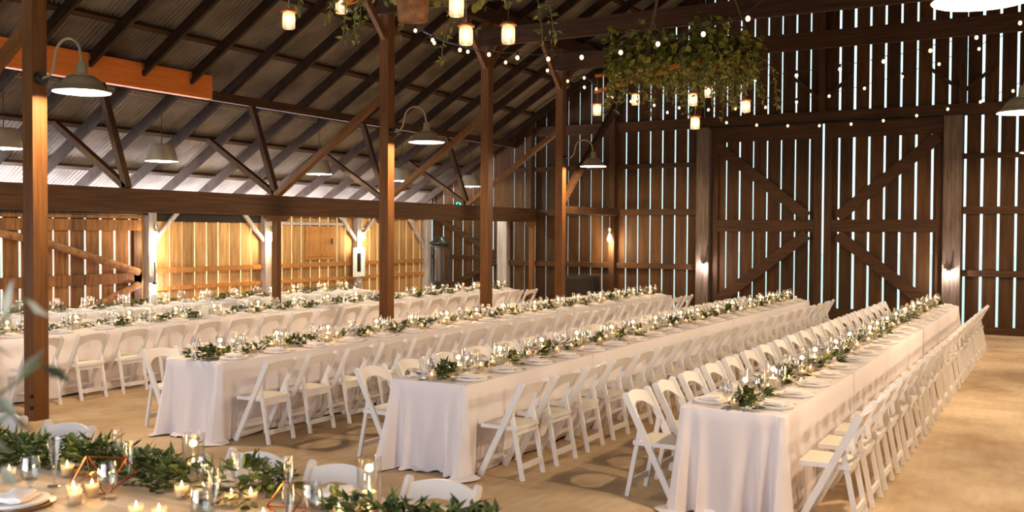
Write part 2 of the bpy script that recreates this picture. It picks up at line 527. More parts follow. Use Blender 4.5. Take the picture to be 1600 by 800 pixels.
# the two big sliding doors
def big_door(name, x0, x1, label, inner):
    t = thing(name, label, 'door', ((x0+x1)/2, YB-.05, 0), 0, 'big sliding doors in the far wall', 'structure')
    ox, oy = -(x0+x1)/2, -(YB-.05)
    b = BM()
    xs = [x0]+[x for x in gx if x0+.1 < x < x1-.1]+[x1]
    planks_x(b, xs, YB-.02, .03, gapw, .02, lambda x: 4.5)
    o = obj('door_planks', b, M['wall_back'], t); o.location = (ox, oy, 0)
    def part(nm, f, mt='wood_x'):
        b = BM(); f(b); o = obj(nm, b, M[mt], t); o.location = (ox, oy, 0)
    y0, y1 = YB-.07, YB-.02
    part('top_rail', lambda b: box(b, x0, x1, y0, y1, 4.12, 4.44))
    part('middle_rail', lambda b: box(b, x0+.171, x1-.171, y0, y1, 2.07, 2.34))
    part('bottom_rail', lambda b: box(b, x0, x1, y0, y1, .02, .4))
    part('stile', lambda b: box(b, x0, x0+.17, y0, y1, .4, 4.12), 'wood_z')
    part('stile', lambda b: box(b, x1-.17, x1, y0, y1, .4, 4.12), 'wood_z')
    xi, xo = (x1-.3, x0+.12) if inner == 'r' else (x0+.3, x1-.12)
    part('brace', lambda b: bar(b, (xo, y0-.02, 4.06), (xi, y0-.02, 2.40), .04, .24))
    part('brace', lambda b: bar(b, (xi, y0-.02, 2.01), (xo, y0-.02, .42), .04, .24))
    return t
big_door('door_1', -7.24, -4.735, 'left leaf of the big sliding barn doors with diagonal braces', 'r')
big_door('door_2', -4.685, -2.25, 'right leaf of the big sliding barn doors with diagonal braces', 'l')
b = BM(); tube(b, [(-7.5, YB-.17, 4.45), (-1.95, YB-.17, 4.45)], .025, 8)
t = tag(obj('door_track', b, M['iron'], None, True), 'dark pipe track the big sliding doors hang from', 'track', kind='structure')
# the smaller braced door at the end of the aisle
t = thing('door_3', 'braced plank door at the far end of the left aisle', 'door', (-14.05, YB, 0), 0, None, 'structure')
def d3(nm, f, mt):
    b = BM(); f(b); o = obj(nm, b, M[mt], t); o.location = (14.05, -YB, 0)
d3('door_planks', lambda b: planks_x(b, [-15.1]+[x for x in gx if -15.0 < x < -13.1]+[-12.92], YB, .03, lambda x: .03, .03, lambda x: 2.52), 'wall_back')
d3('middle_rail', lambda b: box(b, -15.1, -12.92, YB-.05, YB, 1.3, 1.42), 'wood_x')
d3('top_rail', lambda b: box(b, -15.1, -12.92, YB-.05, YB, 2.42, 2.55), 'wood_x')
d3('brace', lambda b: bar(b, (-14.95, YB-.07, 2.42), (-12.98, YB-.07, 1.42), .04, .14), 'wood_x')
d3('brace', lambda b: bar(b, (-14.5, YB-.07, .55), (-12.98, YB-.07, 1.28), .04, .14), 'wood_x')

# ---------------------------------------------------------------- left wall (long wall of the aisle)
def planks_y(bm, ys, x, th, gap, z0, z1):
    for a, c in zip(ys, ys[1:]):
        g = gap/2*random.uniform(.6, 1.3)
        box(bm, x-th, x, a+g, c-g, z0, z1+random.uniform(-.01, .01))
gy = [9.85+.315*k for k in range(-38, 39)]
b = BM()
planks_y(b, [12.6]+[y for y in gy if 12.7 < y < 22.0]+[YB], XL, .03, .022, 0, 2.38)
planks_y(b, [YF]+[y for y in gy if YF < y < 8.0]+[8.1], XL, .03, .03, 0, 2.38)
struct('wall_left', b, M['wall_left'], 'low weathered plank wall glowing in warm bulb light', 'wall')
b = BM(); box(b, XL-.02, XL+.12, YF, YB, 2.36, 2.47)
struct('wall_plate', b, M['wood_y'], 'dark timber plate along the top of the low plank wall', 'beam')
b = BM(); box(b, XL, XL+.05, 12.85, 15.75, 2.2, 2.36)
struct('wall_header', b, M['dark_board'], 'dark header board between the first two pale wall posts', 'header')
b = BM(); box(b, XL, XL+.06, 8.0, 12.6, 2.24, 2.36)
struct('wall_header', b, M['door_left'], 'brown header board above the sliding door in the low wall', 'header')
WP = [12.79, 15.88, 19.05]
for i, (y0, y1) in enumerate(((12.9, 15.8), (15.97, 18.97), (19.13, 21.9))):
    for z0, z1, nm in ((1.20, 1.30, 'upper'), (.86, .94, 'lower')):
        b = BM(); box(b, XL, XL+.07, y0, y1, z0, z1)
        struct('wall_girt', b, M['hatch'], f'{nm} horizontal rail in the {ORD[i]} bay of the glowing plank wall', 'girt')
b = BM(); box(b, XL, XL+.06, 16.3, 18.7, 2.17, 2.23)
struct('trim_3', b, M['whitewash'], 'pale rail above the wooden hatch on the plank wall', 'rail')
for i, y in enumerate(WP):
    b = BM(); box(b, XL, XL+.14, y-.08, y+.08, 0, 2.36)
    struct('wall_post', b, M['whitewash'], f'whitewashed post below the {ORD[i]} wall bulb of the plank wall', 'post')
    for s, nm in ((-1, 'near'), (1, 'far')):
        if i == 0 and s < 0: continue
        b = BM(); bar(b, (XL+.08, y+s*.08, 1.82), (XL+.08, y+s*.66, 2.39), .06, .08)
        struct('knee_brace', b, M['whitewash'], f'pale knee brace on the {nm} side of the {ORD[i]} whitewashed wall post', 'brace')
b = BM(); bar(b, (XL+.08, 21.9, 1.6), (XL+.08, 21.2, 2.39), .06, .08)
struct('knee_brace', b, M['whitewash'], 'pale knee brace beside the grey corner post', 'brace')
# hatch on the plank wall
t = thing('wall_hatch', 'closed two-leaf wooden hatch in the glowing plank wall', 'hatch', (XL+.01, 17.72, 1.36), 0, None, 'structure')
for s in (-1, 1):
    b = BM(); box(b, 0, .03, min(0, s*.5)+.01, max(0, s*.5)-.01, 0, .78)
    box(b, .03, .045, min(0, s*.5)+.02, max(0, s*.5)-.02, .08, .16); box(b, .03, .045, min(0, s*.5)+.02, max(0, s*.5)-.02, .62, .70)
    obj('hatch_leaf', b, M['hatch'], t)
b = BM(); box(b, .045, .065, .36, .40, .36, .5); obj('latch', b, M['iron'], t)
# sliding door in the low wall
t = thing('door_4', 'brown braced sliding door in the low plank wall', 'door', (XL, 10.35, 0), 0, None, 'structure')
def d4(nm, f, mt='door_left'):
    b = BM(); f(b); o = obj(nm, b, M[mt], t); o.location = (-XL, -10.35, 0)
d4('door_planks', lambda b: planks_y(b, [8.05]+[y for y in gy if 8.2 < y < 12.5]+[12.62], XL-.0, .03, .050, .05, 2.30))
d4('top_rail', lambda b: box(b, XL, XL+.05, 8.05, 12.62, 2.02, 2.22))
d4('middle_rail', lambda b: box(b, XL, XL+.05, 8.05, 12.62, 1.04, 1.23))
d4('stile', lambda b: box(b, XL, XL+.05, 12.44, 12.62, .05, 2.02), 'wood_z')
d4('brace', lambda b: tube(b, [(XL+.1, 9.6, 2.0), (XL+.1, 10.6, 1.80), (XL+.1, 12.5, 1.24)], .07, 8), 'log')
d4('brace', lambda b: tube(b, [(XL+.1, 12.5, 1.0), (XL+.1, 11.2, .55), (XL+.1, 10.6, .3)], .07, 8), 'log')
d4('track', lambda b: tube(b, [(XL+.1, 7.5, 2.33), (XL+.1, 12.95, 2.33)], .02, 6), 'iron')
# right wall and near gable with its open doorway, out of the picture: they close the room
b = BM(); planks_y(b, gy+[YB], XR+.03, .03, .03, 0, 2.6)
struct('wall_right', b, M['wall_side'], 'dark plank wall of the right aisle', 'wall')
b = BM()
xs = [XL-.1]+[x for x in gx if XL < x < XR]+[XR+.1]
planks_x(b, [x for x in xs if x <= -9.0], YF, .03, lambda x: .02, 0, rf)
planks_x(b, [x for x in xs if -9.1 <= x <= -.8], YF, .03, lambda x: .02, 4.4, rf)
planks_x(b, [x for x in xs if x >= -.9], YF, .03, lambda x: .02, 0, rf)
struct('wall_front', b, M['wall_back'], 'plank gable wall with the open doorway behind the camera', 'wall')

# ---------------------------------------------------------------- main frame: posts, plates, tie beams, braces
def post(x, y, label):
    t = thing('timber_post', label, 'post', (x, y, 0), 0, None, 'structure')
    b = BM(); box(b, -.085, .085, -.085, .085, 0, 5.95); obj('shaft', b, M['post'], t)
    for z in (.14, .26):
        b = BM()
        tube(b, [(.05, -.085, z), (.05, -.105, z)], .022, 8)
        obj('bolt', b, M['iron'], t)
    return t
for i, y in enumerate([6.53, 12.69, 15.79, 18.87]):
    post(XM, y, f'tall square timber post, {ORD[i]} along the row behind the third row of tables')
    post(XM2, y, f'tall square timber post, {ORD[i]} along the row beside the camera')
for x, nm in ((XM, 'left'), (XM2, 'right')):
    b = BM(); box(b, x-.09, x+.09, YF, YB, 5.95, 6.22)
    struct('wall_plate', b, M['wood_y'], f'long timber plate on top of the {nm} post row', 'beam')
    for i, y in enumerate([6.53, 12.69, 15.79, 18.87]):
        for s, ns in ((-1, 'near'), (1, 'far')):
            b = BM(); bar(b, (x, y+s*.06, 5.12), (x, y+s*.86, 5.96), .08, .11)
            struct('knee_brace', b, M['post'], f'knee brace on the {ns} side at the head of the {ORD[i]} {nm} post', 'brace')
for i, y in enumerate([3.45, 6.53, 12.69, 15.79, 18.87]):
    b = BM(); box(b, XM-.1, XM2+.1, y-.17, y-.088, 5.48, 5.80)
    struct('tie_beam', b, M['wood_x'], f'heavy tie beam across the nave, {ORD[i]} from the near gable', 'beam')
b = BM(); box(b, XM-.07, XM+.07, 18.96, YB-.2, 2.45, 2.61)
struct('girder', b, M['wood_y'], 'horizontal girt from the last tall post to the far wall', 'girt')
b = BM(); bar(b, (XM, 18.9, 2.66), (XM, 21.95, 5.2), .1, .16)
struct('long_brace', b, M['wood_y'], 'long diagonal brace from the last tall post up to the far wall', 'brace')
b = BM(); bar(b, (-10.15, YB-.25, 5.47), (-9.1, YB-.25, 5.66), .05, .08)
struct('short_tie', b, M['orange'], 'short reddish timber high beside the greenery chandelier', 'brace')

# aisle beam on short posts with corbels, and the struts that fan from it
AP = [6.53, 12.69, 15.80, 22.0]
b = BM(); box(b, XA-.06, XA+.06, YF, YB-.02, 2.29, 2.635)
struct('aisle_beam', b, M['wood_y'], 'long brown beam over the left aisle', 'beam')
for i, y in enumerate(AP):
    yy = y if y < 21 else 21.95
    b = BM(); box(b, XA-.06, XA+.06, yy-.05, yy+.05, 0, 2.19)
    struct('aisle_post', b, M['post'], f'short square post under the aisle beam, {ORD[i]} from the near gable', 'post')
    b = BM()
    y0, y1 = yy-.26, (yy+.26 if y < 21 else YB-.02)
    prism(b, [(y0, 2.289), (y0, 2.25), (y0+.07, 2.19), (y1-.07 if y < 21 else y1, 2.19), (y1, 2.25), (y1, 2.289)],
          lambda p, q: (XA-.058, p, q), lambda p, q: (XA+.058, p, q))
    struct('corbel', b, M['post'], f'shaped corbel under the aisle beam on its {ORD[i]} post', 'corbel')
for i, y in enumerate([6.53, 9.61, 12.69, 15.80, 18.87]):
    for P, nm in (((-12.5, y, 4.22), 'steep'), ((-13.55, y, 3.66), 'slanting')):
        b = BM(); bar(b, (XA, y, 2.64), P, .09, .10, (0, 1, 0))
        struct('strut', b, M['wood_z'], f'{nm} strut from the aisle beam to the rafters, {ORD[i]} from the near gable', 'strut')
    if i != 1:
        b = BM(); bar(b, (XA, y, 2.64), (XM-.08, y, 4.2 if i != 0 else 4.2), .09, .12, (0, 1, 0))
        struct('strut', b, M['post'], f'reddish strut from the aisle beam up to the {ORD[max(0, i-1)]} tall post', 'strut')
# thin conduit along the aisle
b = BM(); tube(b, [(-13.05, 5, 4.21), (-13.05, 11.2, 4.205), (-13.05, 15, 4.20), (-13.05, 21.9, 4.19)], .012, 6)
tag(obj('conduit', b, M['conduit']), 'thin pale conduit along the left aisle above the bucket lamps', 'conduit')

# ---------------------------------------------------------------- barn lamps
def arc(c, r, a0, a1, n, plane='xz'):
    return [(c[0]+r*math.cos(a0+(a1-a0)*k/n), 0, c[2]+r*math.sin(a0+(a1-a0)*k/n)) for k in range(n+1)]
def gooseneck():
    t = thing('gooseneck_lamp', 'x', 'lamp', (0, 0, 0), 0, 'gooseneck barn lamps on the tall posts')
    b = BM(); tube(b, [(0, 0, 3.62), (.05, 0, 3.62)], .07, 12); obj('wall_mount', b, M['black'], t)
    L = .68
    b = BM()
    pts = [(.04, 0, 3.62), (.16, 0, 3.64), (.22, 0, 3.70), (.25, 0, 3.82)]+[(.455+.2*math.cos(PI-PI*k/8)*1.02, 0, 3.82+.18*math.sin(PI*k/8)) for k in range(1, 9)]+[(L, 0, 3.72)]
    tube(b, pts, .014, 8); obj('arm', b, M['shade_out'], t, True)
    prof = [(.035, 3.74), (.05, 3.72), (.055, 3.63), (.06, 3.615), (.10, 3.605), (.10, 3.595), (.13, 3.59), (.17, 3.56), (.20, 3.52), (.225, 3.475), (.27, 3.45), (.285, 3.43)]
    b = BM(); lathe(b, prof, 32, (L, 0, 0)); sh = obj('shade', b, M['shade_out'], t, True)
    b = BM(); lathe(b, [(0.03, 3.585)]+[(r-.006, z-.004) for r, z in prof[6:]], 32, (L, 0, 0)); obj('reflector', b, M['enamel'], sh, True)
    b = BM(); ball(b, (L, 0, 3.50), .05, 1.25); obj('bulb', b, M['goosebulb'], sh, True)
    return t
gs = Stock(gooseneck())
for x, y, rz, lab in ((XM+.09, 6.53, 0, 'gooseneck barn lamp on the nearest tall post at the left edge'), (XM+.09, 12.69, 0, 'gooseneck barn lamp on the tall post rising behind the third row'),
                      (XM+.09, 18.87, 0, 'gooseneck barn lamp on the far post with the lit diagonal brace'), (XM2+.13, 6.53, PI, 'big glowing barn lamp cut by the top edge, upper right corner'),
                      (XM2+.13, 12.69, PI, 'glowing barn lamp at the right edge, level with the door header'), (XM2+.13, 18.87, PI, 'barn lamp rim barely showing at the right edge below the other')):
    g = gs.put((x, y, 0), rz, lab)
    lamp('lamp_light', g, (.68, 0, 3.47), W_GOOSE, (1, .76, .50), .06)
def bucket_lamp():
    t = thing('bucket_pendant', 'x', 'lamp', (0, 0, 0), 0, 'bucket pendants over the left aisle')
    b = BM(); tube(b, [(0, 0, 4.177), (0, 0, 3.44)], .008, 6); obj('cord', b, M['black'], t)
    b = BM(); lathe(b, [(.02, 3.46), (.185, 3.45), (.19, 3.44), (.197, 3.40), (.203, 3.40), (.215, 3.33), (.222, 3.33), (.235, 3.26), (.243, 3.26), (.255, 3.185), (.262, 3.18), (.262, 3.165)], 28)
    sh = obj('shade', b, M['bucket'], t, True)
    b = BM(); lathe(b, [(.01, 3.43), (.18, 3.42), (.25, 3.17)], 28); obj('reflector', b, M['enamel'], sh, True)
    b = BM(); ball(b, (0, 0, 3.21), .045, 1.5); obj('bulb', b, M['coolbulb'], sh, True)
    return t
bs = Stock(bucket_lamp())
for i, y in enumerate((8.44, 11.2, 15.1, 17.9, 20.8)):
    o = bs.put((-13.05, y, 0), i*.7, f'galvanised bucket pendant lamp over the left aisle, {ORD[i]} from the near end')
    lamp('lamp_light', o, (0, 0, 3.14), W_PEND, (.96, 1, .84), .05)
for i, y in enumerate((5.5, 9.6, 12.7, 15.8, 18.9)):  # out-of-view pendants mirrored from the left aisle, added to brighten the tables' right sides
    o = bs.put((3.6, y, 0), i*.9, f'added galvanised bucket pendant lamp over the unseen right aisle, {ORD[i]} from the near end', 'added bucket pendants over the unseen right aisle')
    lamp('lamp_light', o, (0, 0, 3.12), W_PEND*2.2, (1, .80, .56), .05)
def wall_bulb():
    t = thing('wall_bulb', 'x', 'lamp', (0, 0, 0), 0, 'bare bulbs on the wall posts')
    b = BM(); tube(b, [(0, 0, 2.42), (0, 0, 2.12)], .012, 6); obj('conduit', b, M['conduit'], t)
    b = BM(); tube(b, [(0, 0, 2.14), (0, 0, 2.06), (0, 0, 2.0)], [.05, .05, .03], 12); obj('junction_box', b, M['steel'], t)
    b = BM(); lathe(b, [(0, 1.80), (.03, 1.81), (.055, 1.85), (.058, 1.89), (.04, 1.94), (.025, 1.99), (.02, 2.01)], 16); obj('bulb', b, M['wallbulb'], t, True)
    return t
ws = Stock(wall_bulb())
for i, (x, y, lab) in enumerate([(XL+.24, WP[0], 'bare glowing bulb on the whitewashed post beside the low sliding door'), (XL+.24, WP[1], 'bare glowing bulb on the middle whitewashed post of the plank wall'),
                                 (XL+.24, WP[2], 'bare glowing bulb above the white framed poster'), (-9.69, YB-.3, 'bare glowing bulb on the slim post of the dark far wall')]):
    o = ws.put((x, y, 0), 0, lab)
    lamp('lamp_light', o, (0, 0 if i < 3 else -.12, 1.74), W_WALL*(1 if i < 3 else 1.7), (1, .76, .46), .05)
# little curved-arm lights low on three posts
def post_light():
    t = thing('post_light', 'x', 'lamp', (0, 0, 0), 0, 'little curved arm lights on posts')
    b = BM(); tube(b, [(.06, .0, .42), (.055, -.03, .22), (.03, -.06, .08), (0, -.08, .04)], .012, 6); obj('arm', b, M['black'], t, True)
    b = BM(); lathe(b, [(.01, .06), (.03, .05), (.045, .0)], 14, (-.01, -.09, 0)); obj('shade', b, M['black'], t, True)
    b = BM(); ball(b, (-.01, -.09, .005), .025); obj('bulb', b, M['enamel'], t, True)
    return t
ps = Stock(post_light())
for loc, rz, lab in (((-7.33, YB-.2, 1.32), 0, 'tiny curved-arm light low on the left big door post'), ((-2.12, YB-.2, 1.28), 0, 'tiny curved-arm light low on the right big door post'),
                     ((XL+.14, WP[0]-.02, 1.0), PI/2, 'tiny curved-arm light on the whitewashed post by the low sliding door')):
    o = ps.put(loc, rz, lab)
    lamp('lamp_light', o, (-.01, -.16, -.05), 14, (1, .95, 1), .02)

# ---------------------------------------------------------------- string lights
STR = {
 'rows of bulbs swagged along the far wall above the doors': [(-6.8,21.75,4.59),(-6.11,21.75,4.5),(-5.42,21.75,4.45),(-4.74,21.75,4.42),(-4.08,21.75,4.42),(-3.43,21.75,4.46),(-2.78,21.75,4.53),(-2.19,21.75,4.63),(-1.59,21.75,4.74),(-1.01,21.75,4.92)],
 'swag of bulbs from the tall post across the front of the middle chandelier': [(-9.22, 13.0, 5.32), (-8.78, 12.85, 5.1), (-8.12, 12.62, 4.85), (-7.47, 12.4, 4.69), (-6.87, 12.19, 4.56), (-6.27, 11.99, 4.46), (-5.66, 11.78, 4.4), (-5.0, 11.55, 4.37), (-4.42, 11.35, 4.39), (-3.77, 11.13, 4.41), (-3.18, 10.92, 4.49)],
 'string of bulbs rising to the upper right past the second tie beam': [(-5.36,16.3,4.99),(-4.61,16.3,4.65),(-3.93,16.3,4.67),(-3.24,16.3,4.72),(-2.58,16.3,4.79),(-1.9,16.3,4.9),(-1.26,16.3,5.04),(-.68,16.3,5.2)],
 'long deep swag of bulbs below the chandelier rising to the right edge': [(-8.68,20.4,5.51),(-8.02,20.4,4.9),(-7.44,20.4,4.81),(-6.78,20.4,4.73),(-6.19,20.4,4.72),(-5.55,20.4,4.71),(-4.91,20.4,4.78),(-4.26,20.4,4.86),(-3.58,20.4,4.97),(-2.88,20.4,5.15),(-2.22,20.4,5.34),(-1.53,20.4,5.57),(-.84,20.4,5.84)],
 'string of bulbs running away along the row of tall posts': [(-9.15,13.44,5.19),(-9.02,14.27,5.17),(-8.86,15.29,5.13),(-8.66,16.53,5.15),(-8.47,17.76,4.98),(-8.34,18.62,4.92),(-8.2,19.51,4.89),(-7.96,21.06,4.81)],
 'short string of bulbs beside the last tall post': [(-9.16,18.4,5.24),(-8.78,18.4,5.28),(-8.5,18.4,5.03),(-8.15,18.4,4.84)],
}
bulb_b = BM(); ball(bulb_b, (0, 0, -.05), .028, 1.2, 2)
bulb_proto = None
sock_proto = None
for lab, pts in STR.items():
    P = [Vector(p) for p in pts]
    t = thing('string_lights', lab, 'string lights', P[0])
    wire = []
    for a, c in zip(P, P[1:]):
        for k in range(4):
            q = a.lerp(c, k/4); q.z += .03-.03*math.sin(PI*k/4); wire.append(q-P[0])
    wire.append(P[-1]+Vector((0, 0, .03))-P[0])
    e0 = (P[0]-P[1])*.8+Vector((0, 0, .25)); e1 = P[-1]-P[0]+(P[-1]-P[-2])*1.2+Vector((0, 0, .3))
    b = BM(); tube(b, [e0]+wire+[e1], .006, 5); obj('wire', b, M['black'], t)
    for p in P:
        if bulb_proto is None:
            o = bulb_proto = obj('bulb', bulb_b, M['filament'], t, True)
            b = BM(); tube(b, [(0, 0, .03), (0, 0, -.02)], .016, 8); s = sock_proto = obj('socket', b, M['black'], t)
        else:
            o = bulb_proto.copy(); C.objects.link(o); o.parent = t
            s = sock_proto.copy(); C.objects.link(s); s.parent = t
        o.location = p-P[0]; s.location = p-P[0]

# ---------------------------------------------------------------- foliage
def leaf(bm, p, d, n, L, W, fold=.25, round_=False):
    """one leaf: base P, direction D, normal N"""
    d = d.normalized(); s = d.cross(n)
    if s.length < 1e-3: s = d.cross(Vector((.3, .5, .8)))
    s.normalize(); n = s.cross(d).normalized()
    if round_:
        a = bm.verts.new(p); e = bm.verts.new(p+d*L)
        l = [bm.verts.new(p+d*L*.3+s*W*.5+n*W*fold), bm.verts.new(p+d*L*.75+s*W*.45+n*W*fold)]
        r = [bm.verts.new(p+d*L*.3-s*W*.5+n*W*fold), bm.verts.new(p+d*L*.75-s*W*.45+n*W*fold)]
        bm.faces.new((a, e, l[1], l[0])); bm.faces.new((a, r[0], r[1], e))
    else:
        a = bm.verts.new(p); e = bm.verts.new(p+d*L)
        l = bm.verts.new(p+d*L*.42+s*W*.5+n*W*fold); r = bm.verts.new(p+d*L*.42-s*W*.5+n*W*fold)
        bm.faces.new((a, e, l)); bm.faces.new((a, r, e))
def rv(r=random):
    return Vector((r.gauss(0, 1), r.gauss(0, 1), r.gauss(0, 1))).normalized()

def keepout(items, x0, y0, swap=False):
    """test for leaves that would cut through the things standing in the garland; ITEMS: (x, y, radius)"""
    grid = {}
    for x, y, r in items:
        u, v = (x-x0, y-y0) if not swap else (-(y-y0), x-x0)
        for k in range(int(math.floor((v-r-.02)*4)), int(math.floor((v+r+.02)*4))+1): grid.setdefault(k, []).append((u, v, r))
    def bad(*pts):
        for p in pts:
            for u, v, r in grid.get(int(math.floor(p.y*4)), ()):
                if (p.x-u)**2+(p.y-v)**2 < (r+.012)**2: return True
        return False
    return bad

def garland(L, seed, wid=.10, dens=720, hi=.088, ends=.12, lo=.14, size=1.12, bad=None, near_bunch=True):
    r = random.Random(seed)
    b = BM()
    ph = [r.uniform(0, 6.28) for _ in range(4)]
    def amp(y): return max(lo, .62+.30*math.sin(y*2.9+ph[0])+.28*math.sin(y*5.3+ph[1])+.18*math.sin(y*11+ph[2]))
    def cx(y): return .05*math.sin(y*2.1+ph[3])+.03*math.sin(y*4.7)
    n = int(L*dens)
    for q_ in range(n+int(dens*.35)):
        y = r.uniform(-ends, L+ends) if q_ < n else r.uniform(-ends*.6, .42)
        a = min(1.1, amp(y)+(.6*math.exp(-(y/.3)**2) if near_bunch else 0))
        if r.random() > a: continue
        ang = r.uniform(0, PI)
        rad = math.sqrt(r.random())
        p = Vector((cx(y)+math.cos(ang)*rad*wid*(.55+.6*a), y, .006+math.sin(ang)*rad*hi*(.5+.7*a)))
        d = Vector((math.cos(ang)*.9, r.gauss(0, .9), .25*math.sin(ang)+r.gauss(0, .25)))
        if p.z < .03 and d.z < 0: d.z = .05
        d.normalize()
        if bad and bad(p, p+d*.045, p+d*.085): continue
        if r.random() < .6: leaf(b, p, d, Vector((r.gauss(0, .4), r.gauss(0, .4), 1)), r.uniform(.035, .06)*size, r.uniform(.026, .042)*size, .12, True)
        else: leaf(b, p, d, Vector((r.gauss(0, .4), r.gauss(0, .4), 1)), r.uniform(.06, .10)*size, r.uniform(.016, .026)*size, .2)
    bmesh.ops.translate(b, verts=b.verts, vec=(0, 0, 0))
    for v in b.verts:
        if v.co.z < .004: v.co.z = .004
    return b, cx, amp

# ---------------------------------------------------------------- chandeliers of barrel hoops and greenery
def hoop(b, R, z, h, th, n=40):
    lathe(b, [(R-th, z), (R, z), (R, z+h), (R-th, z+h), (R-th, z)], n)
def chandelier(loc, label, seed, heap, trail):
    r = random.Random(seed)
    t = thing('chandelier', label, 'chandelier', loc, 0)
    b = BM(); hoop(b, 1.0, .05, .11, .02); obj('hoop', b, M['rafter'], t, True)
    b = BM(); hoop(b, .72, -.08, .09, .02); obj('hoop', b, M['log'], t, True)
    for a in (.3, .3+PI/2):
        b = BM(); d = Vector((math.cos(a), math.sin(a), 0)); bar(b, d*-1.0+Vector((0, 0, .03)), d+Vector((0, 0, .03)), .05, .04); obj('spoke', b, M['rafter'], t)
    b = BM(); bar(b, (.05, -.75, -.12), (.62, -.55, .02), .06, .05); obj('stave', b, M['orange'], t)
    for k in range(3):
        a = k*2*PI/3+.4
        b = BM(); tube(b, [(math.cos(a), math.sin(a), .16), (math.cos(a)*.1, math.sin(a)*.1, 2.6)], .010, 5); obj('rope', b, M['rope'], t)
    b = BM(); tube(b, [(0, 0, 2.55), (0, 0, roof_z(XC)-.4-loc[2])], .012, 5); obj('chain', b, M['black'], t)
    # trailing vines: stems, and leaves along them
    b = BM(); sb = BM()
    for k in range(heap):
        a = r.uniform(0, 2*PI); rad = .25+.82*math.sqrt(r.random())
        z0 = -.05+(r.random()**1.2)*(.78-.42*rad+.12*math.sin(3*a+seed)+.08*math.sin(7*a))
        p = Vector((rad*math.cos(a), rad*math.sin(a), z0))
        d = Vector((math.cos(a)*.5+r.gauss(0, .4), math.sin(a)*.5+r.gauss(0, .4), -.6+r.gauss(0, .5)))
        s = r.uniform(.8, 1.3)
        leaf(b, p, d, Vector((math.cos(a), math.sin(a), .6))+rv(r)*.6, .085*s, .075*s, .15, True)
    for k in range(trail):
        a = r.uniform(0, 2*PI); rad = r.uniform(.4, 1.02)
        p = Vector((rad*math.cos(a), rad*math.sin(a), r.uniform(.0, .2)))
        L = r.uniform(.25, .62) if r.random() < .8 else .75
        pts = [p.copy()]
        q = Vector((math.cos(a)*.25+r.gauss(0, .2), math.sin(a)*.25+r.gauss(0, .2), .2))
        for i in range(7):
            q = (q+Vector((r.gauss(0, .12), r.gauss(0, .12), -.35))).normalized()
            p = p+q*L/7; pts.append(p.copy())
            for j in range(5):
                s = r.uniform(.6, 1.1)
                leaf(b, p+rv(r)*.03, rv(r)+Vector((0, 0, -.6)), rv(r)+Vector((0, 0, .4)), .08*s, .035*s, .2)
        tube(sb, pts, .005, 4)
    obj('greenery', b, M['vine'], t, False, False)
    obj('vine_stem', sb, M['stem'], t)
    return t
c1 = chandelier((XC, 7.1, 4.27), 'chandelier of greenery and a hanging barrel cut by the top edge', 5, 900, 20)
b = BM(); lathe(b, [(.0, -.30), (.125, -.30), (.13, -.29), (.14, -.1), (.14, .05), (.13, .25)], 24, (-.18, -.20, -.14)); obj('barrel', b, M['log'], c1, True)
c2 = chandelier((XC, 13.1, 4.33), 'big round chandelier heaped with trailing greenery, hanging before the doors', 9, 3000, 95)
def jar():
    t = thing('jar_lantern', 'x', 'lantern', (0, 0, 0), 0, 'glowing glass jar lanterns under the chandeliers')
    b = BM(); lathe(b, [(0, .10), (.05, .10), (.055, .085), (.075, .082), (.075, .070), (.052, .068)], 20); obj('lid', b, M['lidcopper'], t, True)
    b = BM(); lathe(b, [(.048, .068), (.058, .05), (.06, .03), (.06, -.07), (.054, -.085), (0, -.085)], 20); jr = obj('jar', b, M['frosted'], t, True)
    b = BM(); ball(b, (0, 0, .0), .026, 1.5, 2); obj('bulb', b, M['jarbulb'], jr, True)
    return t
js = Stock(jar())
JL1 = [(-6.51,7.1,4.04),(-6.28,7.6,4.26),(-4.28,6.6,3.83),(-4.57,7.2,3.73),(-4.32,7.5,3.77)]
JL2 = [(-6.04,13.1,3.83),(-5.6,13.5,4.0),(-4.37,12.5,3.8),(-4.62,13.9,4.1),(-3.86,13.2,3.76),(-4.37,12.6,3.5)]
JN1 = ['hanging alone to the left of the upper left chandelier', 'cut by the top edge above the left roof slope', 'cut by the top edge between two lower jars', 'lowest under the upper left chandelier', 'beside the lower jar, right of the upper left chandelier']
JN2 = ['leftmost under the round chandelier', 'second from the left under the round chandelier', 'above the lowest jar of the round chandelier', 'highest under the round chandelier', 'rightmost under the round chandelier', 'lowest under the round chandelier']
for cc, LL, NN in ((c1, JL1, JN1), (c2, JL2, JN2)):
    for p, nm in zip(LL, NN):
        o = js.put(p, random.uniform(0, 6), f'glowing glass jar lantern {nm}')
        top = cc.location.z-.0276-p[2]
        off = Vector((p[0]-XC, p[1]-cc.location.y, 0))
        if True:
            b = BM(); bar(b, off.normalized()*.3+Vector((0, 0, -.01)), off*1.02+Vector((0, 0, -.01)), .045, .035); obj('arm', b, M['orange'], cc)
        b = BM(); tube(b, [(0, 0, .1), (0, 0, .13), (0, 0, max(.2, top))], .004, 5); obj('hanging_wire', b, M['steel'], o)

